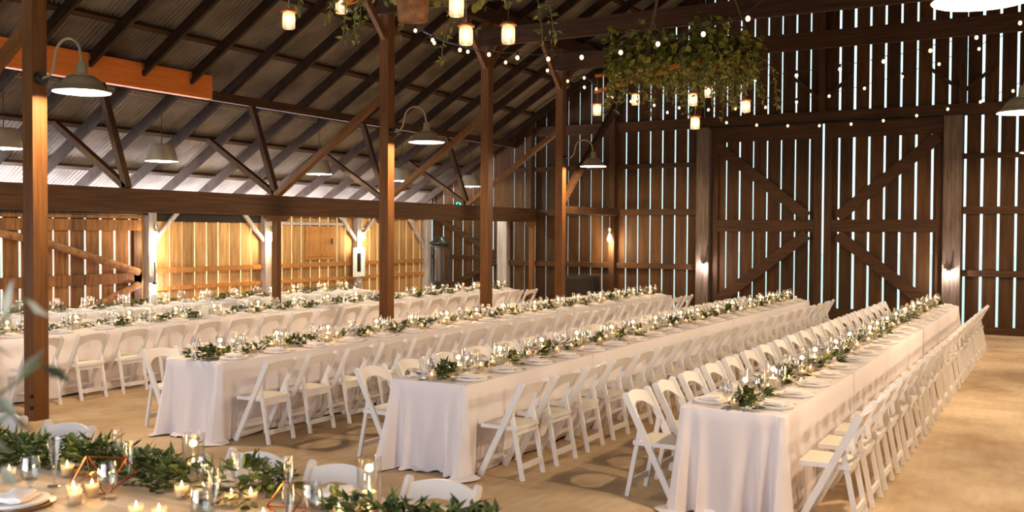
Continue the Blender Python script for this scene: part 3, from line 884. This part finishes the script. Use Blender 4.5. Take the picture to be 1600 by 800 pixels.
# ---------------------------------------------------------------- white folding chairs
def folding_chair():
    t = thing('folding_chair', 'x', 'chair', (0, 0, 0), 0, 'white folding chairs at the long tables')
    F, B, H = .155, -.25, .80            # front foot y, top y, height
    d = Vector((0, B-F, H)).normalized(); s = Vector((0, d.z, -d.y))   # s: across the upright, in its plane
    hw = .026
    pts = []
    Ltot = Vector((0, B-F, H)).length
    pts = [(-hw, 0), (hw, 0), (hw, Ltot-hw)]+[(hw*math.cos(PI*k/6), Ltot-hw+hw*math.sin(PI*k/6)) for k in range(1, 6)]+[(-hw, Ltot-hw)]
    for sx in (-1, 1):
        b = BM()
        def mp(x): return lambda p, q: Vector((x, F, 0))+d*q+s*p
        prism(b, pts, mp(sx*.214), mp(sx*.190))
        for v in b.verts: v.co.z = max(0, v.co.z)
        obj('front_leg', b, M['resin'], t)
    for sx in (-1, 1):
        b = BM(); bar(b, (sx*.174, -.235, 0.0), (sx*.174, -.125, .56), .024, .034, (0, 1, 0))
        for v in b.verts: v.co.z = max(0, v.co.z)
        obj('rear_leg', b, M['resin'], t)
    b = BM(); bar(b, (-.165, -.216, .11), (.165, -.216, .11), .02, .045); obj('rear_stretcher', b, M['resin'], t)
    b = BM(); bar(b, (-.165, -.160, .385), (.165, -.160, .385), .02, .05); obj('rear_rail', b, M['resin'], t)
    b = BM(); bar(b, (-.192, .095, .145), (.192, .095, .145), .02, .03); obj('front_stretcher', b, M['resin'], t)
    # seat frame and padded seat
    b = BM()
    for sx in (-1, 1): box(b, sx*.188-(.0 if sx > 0 else -.0)-.012, sx*.188-.012+.024 if sx > 0 else sx*.188+.012, -.185, .175, .40, .435) if False else box(b, min(sx*.164, sx*.188), max(sx*.164, sx*.188), -.185, .160, .405, .438)
    box(b, -.164, .164, .135, .160, .405, .438); box(b, -.164, .164, -.185, -.160, .405, .438)
    obj('seat_frame', b, M['resin'], t)
    b = BM()
    nx, ny = 6, 6
    g = [[b.verts.new((-.175+.35*i/nx, -.172+.322*j/ny, .437+.018*min(1, 4*min(i, nx-i, j, ny-j)/nx)**.5)) for j in range(ny+1)] for i in range(nx+1)]
    for i in range(nx):
        for j in range(ny): b.faces.new((g[i][j], g[i+1][j], g[i+1][j+1], g[i][j+1]))
    obj('seat', b, M['pad'], t, True)
    # curved back panel with an arched lower edge
    b = BM(); n = 12
    rows = []
    for th in (0, .014):
        lo, hi = [], []
        for k in range(n+1):
            u = -1+2*k/n; x = .190*u
            bow = -.032*(1-u*u)
            zl = .625+.085*(1-abs(u)**2.4); zh = .765+.028*(1-u*u)
            yl = F+(B-F)*zl/H; yh = F+(B-F)*zh/H
            lo.append(b.verts.new((x, yl+bow-th+.007, zl))); hi.append(b.verts.new((x, yh+bow-th+.007, zh)))
        rows.append((lo, hi))
    (l0, h0), (l1, h1) = rows
    for k in range(n):
        b.faces.new((l0[k], l0[k+1], h0[k+1], h0[k])); b.faces.new((l1[k+1], l1[k], h1[k], h1[k+1]))
        b.faces.new((h0[k], h0[k+1], h1[k+1], h1[k])); b.faces.new((l0[k+1], l0[k], l1[k], l1[k+1]))
    for k in (0, n): b.faces.new((l0[k], h0[k], h1[k], l1[k]))
    obj('backrest', b, M['resin'], t, True)
    return t
chairs = Stock(folding_chair())

# ---------------------------------------------------------------- table linen and tables
TH = .76
def cloth(wd, L, seed, near, far):
    """floor-length cloth over one table; origin at the near end, y along the table; NEAR / FAR: that end hangs free"""
    r = random.Random(seed)
    hw = wd/2; cr = .035
    path = []            # (x, y, nx, ny, corner)
    def seg(p, q, nrm, step):
        n = max(2, int((Vector(q)-Vector(p)).length/step))
        for k in range(n): 
            v = Vector(p).lerp(Vector(q), k/n); path.append((v.x, v.y, nrm[0], nrm[1]))
    def corner(c, a0):
        for k in range(6):
            a = a0+PI/2*k/6; path.append((c[0]+cr*math.cos(a), c[1]+cr*math.sin(a), math.cos(a), math.sin(a)))
    closed = near and far
    y0 = cr if near else .0003
    y1 = L-cr if far else L-.0003
    # run: right side upward, far end, left side downward, near end
    if near: corner((hw-cr, cr), -PI/2)
    seg((hw, y0), (hw, y1), (1, 0), .045)
    if far:
        corner((hw-cr, L-cr), 0); seg((hw-cr, L), (-hw+cr, L), (0, 1), .03); corner((-hw+cr, L-cr), PI/2)
        seg((-hw, y1), (-hw, y0), (-1, 0), .045)
        if near: corner((-hw+cr, cr), PI); seg((-hw+cr, 0), (hw-cr, 0), (0, -1), .0125)
        else: path.append((-hw, y0, -1, 0))
    else:
        path.append((hw, y1, 1, 0))
        left = []
        save = path[:]; path.clear()
        seg((-hw, y1), (-hw, y0), (-1, 0), .045)
        if near: corner((-hw+cr, cr), PI); seg((-hw+cr, 0), (hw-cr, 0), (0, -1), .0125)
        else: path.append((-hw, y0, -1, 0))
        left = path[:]; path[:] = save
    strips = [path] if far else [path, left]
    if near and not far: strips = [left+path]
    loop = closed
    b = BM()
    rows_n = 16
    ph = [r.uniform(0, 6.28) for _ in range(8)]
    corners = []
    if near: corners += [(hw, 0), (-hw, 0)]
    if far: corners += [(hw, L), (-hw, L)]
    camp = {c: r.uniform(.7, 1.45) for c in corners}
    tops = []
    for st in strips:
        s = 0; cols = []; last = None
        for (x, y, nx, ny) in st:
            if last: s += math.hypot(x-last[0], y-last[1])
            last = (x, y)
            free = abs(ny)
            dc = min([math.hypot(x-c[0], y-c[1]) for c in corners] or [9]); cc = min(corners, key=lambda c: math.hypot(x-c[0], y-c[1])) if corners else None
            cg = math.exp(-(dc/.06)**2)*(camp[cc] if cc else 0)
            cv = math.exp(-((dc-.19)/.07)**2)
            col = []
            for k in range(rows_n+1):
                v = k/rows_n
                z = TH*(1-v)
                rip = (math.sin(s*21+ph[0]+1.2*math.sin(s*5+ph[1]))*.5+math.sin(s*37+ph[2])*.3+math.sin(s*9+ph[3])*.5)
                a = (.004+.013*v)*(.8+1.5*free)
                o = .002+.010*v*(1+free*1.2)+a*rip*v**.6*(.55 if not free else 1)
                if not free: o = min(o, .016)
                fo = (.085*math.exp(-((dc-.045)/.026)**2)-.030*math.exp(-((dc-.105)/.028)**2)+.055*math.exp(-((dc-.165)/.030)**2)-.02*math.exp(-((dc-.24)/.05)**2))*(camp[cc] if cc else 0)
                o += cg*.150*v**1.15*(.30+.70*free)+fo*v**1.1*(1 if free > .9 else 0)
                # cloth that pools on the floor
                pool = 0
                if v > .93 and free > .25:
                    pool = (v-.93)/.07
                    o += pool*(.03+.03*math.sin(s*13+ph[4])+.07*cg)
                    z = .022*(1-pool)+.004+.016*abs(math.sin(s*29+ph[5]))
                elif v > .99: z = .008+.010*(math.sin(s*7+ph[6])+1)
                rr = .012
                if k == 0: o = -.004
                if k == 1: o = max(o, .002); z = TH-.012
                col.append(b.verts.new((x+nx*o, y+ny*o, max(.003, z))))
            cols.append(col)
        n = len(cols)
        for i in range(n if loop else n-1):
            A, Bc = cols[i], cols[(i+1) % n]
            for k in range(rows_n): b.faces.new((A[k], A[k+1], Bc[k+1], Bc[k]))
        tops.append([c[0] for c in cols])
    top = [v for t_ in tops for v in t_]
    b.faces.new(top)
    return b

def folding_table(loc, L, wd, label):
    t = thing('folding_table', label, 'table', loc, 0, None)
    b = BM(); box(b, -wd/2+.012, wd/2-.012, .012, L-.012, TH-.035, TH-.006); obj('tabletop', b, M['wood_y'], t)
    for y in (.3, L-.3):
        for sx in (-1, 1):
            b = BM(); tube(b, [(sx*(wd/2-.1), y, 0), (sx*(wd/2-.1), y, TH-.035)], .014, 6); obj('leg', b, M['black'], t)
    return t

# ---------------------------------------------------------------- tableware
def plate():
    b = BM(); lathe(b, [(0, .001), (.10, .0), (.132, .0005), (.1395, .008), (.141, .018), (.135, .0195), (.105, .011), (0, .010)], 28)
    return obj('dinner_plate', b, M['china'], None, True)
def napkin():
    b = BM(); r = random.Random(3)
    n = 7
    for lay in range(3):
        g = [[None]*(n+1) for _ in range(n+1)]
        for i in range(n+1):
            for j in range(n+1):
                u, v = i/n*2-1, j/n*2-1
                edge = max(abs(u), abs(v))
                z = .006+.007*lay+.008*(1-edge**4)+.003*math.sin(5*u+3*v+lay)
                a = .12*lay
                x, y = u*.064, v*.076*(1-.05*lay)
                g[i][j] = b.verts.new((x*math.cos(a)-y*math.sin(a)*.2, y, z+(.010*max(0, v)**2 if lay == 2 else 0)))
        for i in range(n):
            for j in range(n): b.faces.new((g[i][j], g[i+1][j], g[i+1][j+1], g[i][j+1]))
        # rim closing each fold
        rim = [g[i][0] for i in range(n+1)]+[g[n][j] for j in range(1, n+1)]+[g[i][n] for i in range(n-1, -1, -1)]+[g[0][j] for j in range(n-1, 0, -1)]
        low = [b.verts.new((v.co.x*1.0, v.co.y*1.0, v.co.z-.005)) for v in rim]
        for k in range(len(rim)): b.faces.new((rim[k], rim[(k+1) % len(rim)], low[(k+1) % len(rim)], low[k]))
    return obj('folded_napkin', b, M['napkin'], None, True)
def goblet(hgt=.175, r=.041):
    b = BM(); lathe(b, [(.0, .002), (.033, .0), (.034, .003), (.008, .008), (.005, .03), (.005, .065), (.012, .075), (.032, .095), (r+.002, .115), (r, .14), (r-.006, hgt)], 18)
    return obj('water_goblet', b, M['glass'], None, True)
def flute():
    b = BM(); lathe(b, [(.0, .002), (.030, .0), (.031, .003), (.006, .008), (.0045, .04), (.0045, .075), (.012, .09), (.022, .125), (.025, .17), (.023, .215)], 16)
    return obj('champagne_flute', b, M['glass'], None, True)
def knife():
    b = BM(); box(b, -.006, .006, -.11, -.01, 0, .004); box(b, -.009, .007, -.01, .11, .001, .003)
    return obj('table_knife', b, M['steel'])
def fork():
    b = BM(); box(b, -.004, .004, -.10, .03, .0, .003); box(b, -.011, .011, .03, .05, .001, .004)
    for x in (-.009, -.003, .003, .009): box(b, x-.0016, x+.0016, .05, .095, .001, .004)
    return obj('table_fork', b, M['steel'])
def votive():
    t = thing('votive_candle', 'x', 'candle', (0, 0, 0), 0, 'votive candles among the garlands')
    b = BM(); lathe(b, [(0, 0), (.022, 0), (.026, .005), (.030, .062), (.028, .062), (.0245, .012), (0, .010)], 14); obj('holder', b, M['jarglass'], t, True)
    b = BM(); lathe(b, [(0, .011), (.022, .011), (.0235, .044), (0, .042)], 14); wx = obj('wax', b, M['wax'], t, True)
    b = BM(); lathe(b, [(0, .043), (.0055, .050), (.0065, .058), (.003, .072), (0, .080)], 8); obj('flame', b, M['flame'], wx, True)
    return t
def pillar():
    t = thing('pillar_candle', 'x', 'candle', (0, 0, 0), 0, 'pillar candles in tall glass cylinders')
    b = BM(); lathe(b, [(0, 0), (.034, 0), (.035, .002), (.035, .078), (.030, .082), (0, .077)], 16); wx = obj('wax', b, M['wax'], t, True)
    b = BM(); lathe(b, [(0, .079), (.0055, .086), (.007, .094), (.003, .108), (0, .116)], 8); obj('flame', b, M['flame'], wx, True)
    return t
def cylinder_glass():
    b = BM(); lathe(b, [(0, .003), (.045, .003), (.048, .006), (.048, .20)], 18)
    return obj('glass_cylinder', b, M['glass'], None, True)
def table_card():
    t = thing('table_card', 'x', 'card', (0, 0, 0), 0)
    b = BM(); box(b, -.055, .055, -.002, .002, .01, .175); obj('card', b, M['card'], t)
    b = BM(); box(b, -.03, .03, -.015, .015, 0, .012); obj('stand', b, M['wood_x'], t)
    return t
def one(o, cat, group):
    tag(o, 'x', cat, group); return Stock(o)
plates = one(plate(), 'plate', 'white dinner plates on the long tables')
napkins = one(napkin(), 'napkin', 'folded white napkins on the dinner plates')
goblets = one(goblet(), 'glass', 'water goblets on the long tables')
flutes = one(flute(), 'glass', 'champagne flutes on the long tables')
knives = one(knife(), 'knife', 'knives beside the plates')
forks = one(fork(), 'fork', 'forks beside the plates')
votives = Stock(votive())
pillars = Stock(pillar())
cyls = one(cylinder_glass(), 'glass', 'tall glass cylinders around pillar candles')
cards = Stock(table_card())

# ---------------------------------------------------------------- the five long rows
SEG = 2.44
ROWS = [(-2.07, .775, 6.80, 5, 'rightmost row', 1, 1), (-4.665, .775, 6.78, 5, 'second row from right', 1, 1), (-7.40, .775, 6.72, 5, 'third row from right', 1, 1),
        (-10.965, .775, 6.75, 5, 'fourth row from right', 0, 1), (-13.485, .775, 7.12, 4, 'row by plank wall', 0, 0)]
PITCH = .61
rnd = random.Random(21)
ZT = TH+.003
CARDS = {0: [], 1: [(4.9, .10), (9.3, -.06)], 2: [(6.2, -.08)], 3: [(3.5, .05)], 4: [(4.2, 0)]}
for ri, (xc, wd, y0, nt, rn, cut, lc) in enumerate(ROWS):
    L = nt*SEG
    for k in range(nt):
        folding_table((xc, y0+k*SEG, 0), SEG, wd, f'folding table hidden under the {ORD[k]} white cloth of the {rn}')
        o = obj('tablecloth', cloth(wd, SEG, 100*ri+k, k == 0, k == nt-1), M['cloth'], None, True, True)
        o.location = (xc, y0+k*SEG, .0015*(k % 2)); o.scale = (1.005 if k % 2 else 1, 1, 1)
        tag(o, f'white floor-length tablecloth, {ORD[k]} from the near end of the {rn}', 'tablecloth', 'white tablecloths on the long tables')
    taken = []
    ns = nt*4
    pdx = wd/2-.155
    for side in (1, -1):
        for k in range(ns):
            taken.append((xc+side*pdx, y0+.305+PITCH*k, .142))
            if lc and ri < 3:
                for dy in (.165, -.165): taken.append((xc+side*(pdx-.085), y0+.305+PITCH*k+dy, .026))
    def spot(x, y, rad, jx, jy, first=False):
        for tr in range(60):
            q = 0 if first and tr == 0 else 1+tr/25
            X, Y = x+q*rnd.uniform(-jx, jx), y+q*rnd.uniform(-jy, jy)
            if all(math.hypot(X-a, Y-c) > rad+r_ for a, c, r_ in taken) and y0+.04 < Y < y0+L-.04: break
        else: return None
        taken.append((X, Y, rad)); return X, Y
    for q, (cyy, cx_) in enumerate(CARDS[ri]):
        P_ = spot(xc+cx_*.3, y0+cyy, .06, .02, .15)
        if P_: cards.put((P_[0], P_[1], ZT), .35, f'blank white table card standing in the garland of the {rn}' + (f', {"nearer" if q == 0 else "farther"} one' if len(CARDS[ri]) > 1 else ''))
    npil = nt*3
    for q in range(npil):
        P_ = spot(xc, y0+.38+q*(L-.7)/(npil-1), .049, .035, .12)
        if not P_: continue
        x, yy = P_
        lab = f'{ORD[q]} from front, {rn}'
        p = pillars.put((x, yy, ZT+.007), rnd.uniform(0, 6), f'lit white pillar candle, {lab}')
        lamp('candle_light', p, (0, 0, .14), W_CANDLE, (1, .56, .20), .02)
        cyls.put((x, yy, ZT), 0, f'tall glass cylinder around pillar candle, {lab}')
    for side, sn in ((1, 'right'), (-1, 'left')):
        for k in range(ns):
            yy = y0+.305+PITCH*k
            where = f'{ORD[k]} from front, {sn} of {rn}'
            j = 0; rz = (PI/2 if side > 0 else -PI/2)+rnd.uniform(-.03, .03)
            if not (ri == 4 and side < 0):
                chairs.put((xc+side*(wd/2+.216)+rnd.uniform(0, .012)*side, yy+rnd.uniform(-.015, .015), 0), rz, f'white folding chair, {where}')
            px = xc+side*pdx
            plates.put((px, yy, ZT), rnd.uniform(0, 6), f'white dinner plate, {where}')
            napkins.put((px+side*rnd.uniform(-.01, .01), yy+rnd.uniform(-.01, .01), ZT+.0155), rz+rnd.uniform(-.2, .2), f'folded white napkin on plate, {where}')
            P_ = spot(px-side*.163, yy+.185*side, .043, .012, .04, True)
            if P_: goblets.put((P_[0], P_[1], ZT), 0, f'clear water goblet, {where}')
            P_ = spot(px-side*.165, yy+.285*side, .033, .03, .05, True)
            if P_: flutes.put((P_[0], P_[1], ZT), 0, f'clear champagne flute, {where}')
            if lc and ri < 3 and (ri, side) != (2, -1):
                for st_, dy, nm in ((knives, .165, 'silver knife'), (forks, -.165, 'silver fork')):
                    st_.put((px, yy+side*dy, ZT+.001), PI/2 if side > 0 else -PI/2, f'{nm} beside the plate, {where}')
    nv = nt*7
    for q in range(nv):
        P_ = spot(xc+rnd.choice((-1, 1))*.07, y0+.10+q*(L-.2)/(nv-1), .032, .05, .09) if q else spot(xc-.03, y0+.09, .032, .01, .01)
        if P_: votives.put((P_[0], P_[1], ZT), rnd.uniform(0, 6), f'lit votive candle, {ORD[q] if q < 30 else "thirty-"+ORD[q-30]} from front, {rn}')
    gb, gcx, gamp = garland(L-.1, 40+ri, ends=.02 if ri != 2 else .08, bad=keepout(taken, xc, y0+.06))
    g = obj('garland', gb, M['leaf'], None, False, False); g.location = (xc, y0+.06, ZT+.001)
    tag(g, f'green eucalyptus garland running down the middle of the {rn}', 'garland', 'leafy table garlands')

# ---------------------------------------------------------------- head table in front
HX0, HX1, HY0, HY1 = -6.8, -1.92, 2.62, 3.72
t = thing('farm_table', 'rustic plank table in front, laid with garland, candles and glasses', 'table', ((HX0+HX1)/2, (HY0+HY1)/2, 0))
hx, hy = (HX1-HX0)/2, (HY1-HY0)/2
for k in range(6):
    b = BM(); w_ = 2*hy/6; box(b, -hx, hx, -hy+k*w_+.002, -hy+(k+1)*w_-.002, TH-.04, TH); obj('plank', b, M['head_top'], t)
b = BM(); box(b, -hx+.1, hx-.1, -hy+.1, -hy+.13, TH-.14, TH-.04); box(b, -hx+.1, hx-.1, hy-.13, hy-.1, TH-.14, TH-.04); obj('apron', b, M['wood_x'], t)
for sx in (-1, 0, 1):
    for sy in (-1, 1):
        b = BM(); x = sx*(hx-.2); box(b, x-.045, x+.045, sy*(hy-.15)-.045, sy*(hy-.15)+.045, 0, TH-.04); obj('leg', b, M['wood_z'], t)
for k, (x, nm) in enumerate(((-6.15, 'at the far left behind the glass cylinder'), (-5.47, 'behind the copper wire ornament'), (-3.87, 'behind the glass cylinder and gold charger'), (-3.29, 'between its two neighbours at the front table'), (-2.66, 'at the end of the front table'))):
    chairs.put((x, 3.735+.005*k, 0), PI+(.05 if k == 1 else .0), f'white folding chair facing the camera {nm}', 'white folding chairs at the front table')
HT = []
# geometric copper ornament
t = thing('copper_ornament', 'open copper wire geometric ornament standing on the front table', 'ornament', (-4.06, 3.10, ZT), .35)
V = [(-.17, -.06, .006), (.10, -.09, .006), (.0, .12, .006), (-.09, .02, .20), (.17, .02, .20), (.02, -.12, .13), (.19, .10, .09), (-.2, .07, .09)]
E_ = [(0, 1), (1, 2), (2, 0), (0, 3), (3, 4), (4, 1), (3, 5), (5, 1), (5, 4), (5, 0), (2, 6), (6, 4), (6, 1), (2, 7), (7, 3), (7, 0), (2, 3), (2, 4)]
V = [tuple(q*.8 for q in v) for v in V]
for a, c in E_:
    b = BM(); tube(b, [V[a], V[c]], .0035, 5); obj('wire', b, M['copper'], t)
HW = 'on the front plank table'
def big_goblet():
    t = thing('wine_goblet', 'x', 'glass', (0, 0, 0), 0, 'water goblets on the front table')
    b = BM(); lathe(b, [(.0, .003), (.036, .0), (.037, .004), (.012, .012), (.009, .03), (.014, .045), (.035, .062), (.045, .09), (.046, .115), (.041, .15), (.038, .172)], 24); obj('bowl', b, M['glass'], t, True)
    b = BM(); lathe(b, [(0, .05), (.034, .064), (.0435, .09), (.0445, .115), (.042, .135), (0, .135)], 24); obj('water', b, M['water'], t, True)
    return t
bg = Stock(big_goblet())
for x, y, nm in ((-4.31, 2.91, 'by the left edge, full of water, before the trumpet flute'), (-3.89, 3.02, 'just right of the copper ornament'), (-3.17, 2.92, 'near the bottom edge right of the two votives'), (-3.62, 3.36, 'behind the crossed leaves left of the gold charger'), (-2.82, 3.22, 'by the last plate of the front table')):
    HT.append((x, y, .05)); bg.put((x, y, ZT), 0, f'big water goblet {nm}')
b = BM(); lathe(b, [(.0, .003), (.032, .0), (.033, .004), (.006, .01), (.0055, .05), (.012, .085), (.022, .15), (.036, .235)], 18)
o = obj('trumpet_flute', b, M['glass'], None, True); o.location = (-4.31, 3.04, ZT)
tag(o, 'tall cut-glass trumpet flute standing left of the copper ornament', 'glass')
for x, y, nm in ((-4.33, 3.42, 'behind the copper ornament'), (-4.02, 3.24, 'right of the copper ornament, in front of another flute'), (-3.42, 3.36, 'among leaves before the first glass cylinder'), (-3.24, 3.06, 'in front of the gold charger'), (-3.12, 3.40, 'between the third and fourth chair'), (-2.80, 3.05, 'near the copper wire at the table end')):
    HT.append((x, y, .034)); flutes.put((x, y, ZT), 0, f'champagne flute {nm}, front table', 'champagne flutes on the front table')
for x, y, nm in ((-5.36, 3.33, 'at the left edge of the picture'), (-3.82, 3.47, 'in front of the third chair'), (-2.73, 3.50, 'in front of the last chair')):
    HT.append((x, y, .06)); c = cyls.put((x, y, ZT), 0, f'glass cylinder {nm} on the front table', 'tall glass cylinders on the front table'); c.scale = (1.15, 1.15, 1.2)
    p = pillars.put((x, y, ZT+.005), 0, f'lit pillar candle in the glass cylinder {nm}', 'pillar candles on the front table')
    lamp('candle_light', p, (0, 0, .16), W_CANDLE*.35, (1, .56, .20), .02)
VV = [(-4.03, 2.94, 'left of three at the foot of the copper ornament'), (-3.95, 2.89, 'right of three at the foot of the copper ornament'), (-3.99, 3.01, 'back of three at the foot of the copper ornament'), (-4.42, 3.19, 'under the far corner of the copper ornament'),
      (-3.50, 2.86, 'left of two by the bottom edge'), (-3.38, 2.88, 'right of two by the bottom edge'), (-4.58, 2.98, 'beside the goblet at the left'), (-3.60, 3.20, 'left of the pair glowing among leaves'), (-3.50, 3.24, 'right of the pair glowing among leaves'),
      (-3.30, 3.22, 'glowing behind the flute before the gold charger'), (-2.95, 3.06, 'left by the bottom edge under the last chairs'), (-2.72, 3.28, 'in leaves before the last glass cylinder'), (-2.62, 3.36, 'right of the last glass cylinder'), (-5.1, 3.1, 'glowing by the left edge under the leaves'), (-3.24, 3.28, 'among leaves before the fourth chair')]
for x, y, nm in VV:
    HT.append((x, y, .036)); v = votives.put((x, y, ZT), x*7, f'votive candle {nm}, front table', 'votive candles on the front table'); v.scale = (1.12, 1.12, 1.1)
    lamp('candle_light', v, (0, 0, .11), W_CANDLE*.2, (1, .56, .20), .015)
def charger(x, y, nm):
    HT.append((x, y, .172)); t = thing('gold_charger', f'gold rimmed charger {nm} on the front table', 'charger', (x, y, ZT), 0, 'gold chargers on the front table')
    b = BM(); lathe(b, [(0, .003), (.11, .0), (.165, .012), (.167, .016), (.11, .006), (0, .006)], 36); obj('dish', b, M['gold'], t, True)
    plates.put((x, y, ZT+.0125), 0, f'white dinner plate on the gold charger {nm}', 'white dinner plates on the front table')
    napkins.put((x, y, ZT+.0280), .4, f'folded napkin over gold charger {nm}', 'folded napkins on the front table')
for x, y, nm in ((-3.59, 3.54, 'before the third chair'), (-2.95, 3.54, 'before the fourth chair'), (-4.16, 2.74, 'at the bottom edge near the copper ornament')):
    charger(x, y, nm)
# low copper wire form at the end of the table
t = thing('copper_ornament', 'low copper wire ornament glinting between the last plates', 'ornament', (-3.0, 3.28, ZT), -.4)
HT.append((-3.0, 3.28, .15))
V = [(-.14, -.05, .006), (.12, -.07, .006), (0, .1, .006), (-.06, 0, .13), (.11, .03, .12)]
for a, c in [(0, 1), (1, 2), (2, 0), (0, 3), (3, 4), (4, 1), (2, 3), (2, 4), (1, 3)]:
    b = BM(); tube(b, [V[a], V[c]], .004, 5); obj('wire', b, M['copper'], t)

HT += [(-3.98, 3.08, .10), (-4.12, 3.10, .10)]
gb, gcx, gamp = garland(4.7, 77, wid=.17, dens=1500, hi=.13, ends=.05, lo=.65, size=1.05, near_bunch=False, bad=keepout(HT, HX0+.08, 3.33, True))
g = obj('garland', gb, M['leaf'], None, False, False); g.rotation_euler = (0, 0, -PI/2); g.location = (HX0+.08, 3.33, ZT+.001)
tag(g, 'thick leafy garland along the middle of the front plank table', 'garland', 'leafy table garlands')

# ---------------------------------------------------------------- potted olive just left of the camera: its twig reaches into the picture
OX, OY = -1.42, .72
t = thing('potted_olive', 'blurred grey-green olive twig reaching in at the left edge', 'plant', (OX, OY, 0))
b = BM(); lathe(b, [(0, 0), (.15, 0), (.2, .36), (.215, .36), (.215, .40), (.19, .40), (.18, .34), (0, .34)], 24); obj('pot', b, M['terracotta'], t, True)
b = BM(); lathe(b, [(0, .345), (.178, .345)], 20); obj('soil', b, M['soil'], t)
b = BM(); tube(b, [(0, 0, .33), (.02, .02, .9), (-.05, .03, 1.4), (-.05, .05, 1.74)], [.02, .017, .013, .007], 7); obj('trunk', b, M['log'], t, True)
r = random.Random(4)
sb, lb = BM(), BM()
def twig(p0, p1, sag, nl, first=.35):
    p0, p1 = Vector(p0), Vector(p1)
    pts = [p0.lerp(p1, k/6)+Vector((0, 0, -sag*math.sin(PI*k/6))) for k in range(7)]
    tube(sb, pts, .0025, 5)
    for k in range(nl):
        u = first+(1-first)*k/(nl-1)
        p = p0.lerp(p1, u)+Vector((0, 0, -sag*math.sin(PI*u)))
        s = 1 if k % 2 else -1
        d = (p1-p0).normalized()*.7+Vector((r.gauss(0, .25), r.gauss(0, .25), s*.75))
        leaf(lb, p, d, rv(r)+Vector((-.3, -.8, .3)), r.uniform(.045, .06), .020, .1)
TW = [((-.05, .06, 1.74), (.17, .119, 1.925), .0, 5), ((.0, .05, 1.72), (.19, .128, 1.835), .01, 5), ((.0, .05, 1.70), (.15, .108, 1.765), .01, 5), ((-.02, .03, 1.6), (.14, .10, 1.69), .01, 5), ((.02, .03, 1.7), (-.2, .1, 2.0), 0, 9), ((.02, .03, 1.7), (-.1, -.2, 1.95), 0, 9), ((-.02, .03, 1.4), (-.25, -.05, 1.6), 0, 9)]
for a, c, s, nl in TW: twig(a, c, s, nl)
obj('twig', sb, M['stem'], t); obj('leaves', lb, M['olive'], t, False, False)

# ---------------------------------------------------------------- small things at the far walls
t = thing('patio_heater', 'black glass-tube patio heater standing in the far left corner', 'heater', (-13.9, 20.7, 0))
b = BM(); lathe(b, [(0, 0), (.24, 0), (.24, .06), (.2, .10), (.2, .68), (.25, .72), (.25, .78), (0, .78)], 4); obj('base', b, M['black'], t)
for k in range(4):
    a = PI/4*1+k*PI/2; b = BM(); tube(b, [(.22*math.cos(a), .22*math.sin(a), .78), (.22*math.cos(a), .22*math.sin(a), 1.66)], .026, 6); obj('post', b, M['black'], t)
b = BM(); lathe(b, [(.13, .78), (.13, 1.66)], 16); obj('tube', b, M['smoked'], t, True)
b = BM(); lathe(b, [(.2, 1.64), (.2, 1.68), (.27, 1.72), (.26, 1.76), (.14, 1.84), (.12, 1.90), (0, 1.92)], 20); obj('cap', b, M['black'], t, True)
# white framed poster leaning against the wall post
t = thing('framed_poster', 'white framed narrow poster below the bulb on the plank wall', 'poster', (XL+.16, 18.98, .92), 0)
b = BM(); box(b, 0, .03, -.22, .22, 0, .05); box(b, 0, .03, -.22, .22, .66, .71); box(b, 0, .03, -.22, -.15, .05, .66); box(b, 0, .03, .15, .22, .05, .66); obj('frame', b, M['white_paint'], t)
b = BM(); box(b, .002, .012, -.15, .15, .05, .66); obj('mount', b, M['card'], t)
b = BM(); box(b, .012, .016, -.07, .07, .12, .58); obj('picture', b, M['black'], t)
# green exit sign high on the far wall, half hidden by the aisle beam
t = thing('exit_sign', 'glowing green exit sign high on the far aisle wall', 'sign', (-14.1, YB-.06, 2.72), 0)
b = BM(); box(b, -.22, .22, 0, .04, -.12, .14); obj('housing', b, M['black'], t)
b = BM(); X0 = -.17
def stroke(x0, x1, z0, z1): box(b, x0, x1, -.008, 0, z0, z1)
for k, ch in enumerate('EXIT'):
    x = X0+k*.09
    if ch == 'E':
        stroke(x, x+.018, -.08, .10); stroke(x+.018, x+.06, .08, .10); stroke(x+.018, x+.055, 0, .02); stroke(x+.018, x+.06, -.08, -.06)
    if ch == 'X':
        bar(b, (x, -.004, -.08), (x+.06, -.004, .10), .008, .018, (1, 0, 0)); bar(b, (x, -.004, .10), (x+.06, -.004, -.08), .008, .018, (1, 0, 0))
    if ch == 'I': stroke(x+.022, x+.04, -.08, .10)
    if ch == 'T': stroke(x, x+.06, .08, .10); stroke(x+.021, x+.039, -.08, .08)
obj('lettering', b, M['exit_green'], t)
# dark speaker box low behind the tables
t = thing('speaker_box', 'black box standing by the slim post at the far wall', 'speaker', (-10.35, YB-.45, 0))
b = BM(); box(b, -.38, .38, -.2, .2, .0, .98); obj('cabinet', b, M['black'], t)
b = BM(); box(b, -.33, .33, -.215, -.2, .1, .9); obj('grille', b, M['iron'], t)
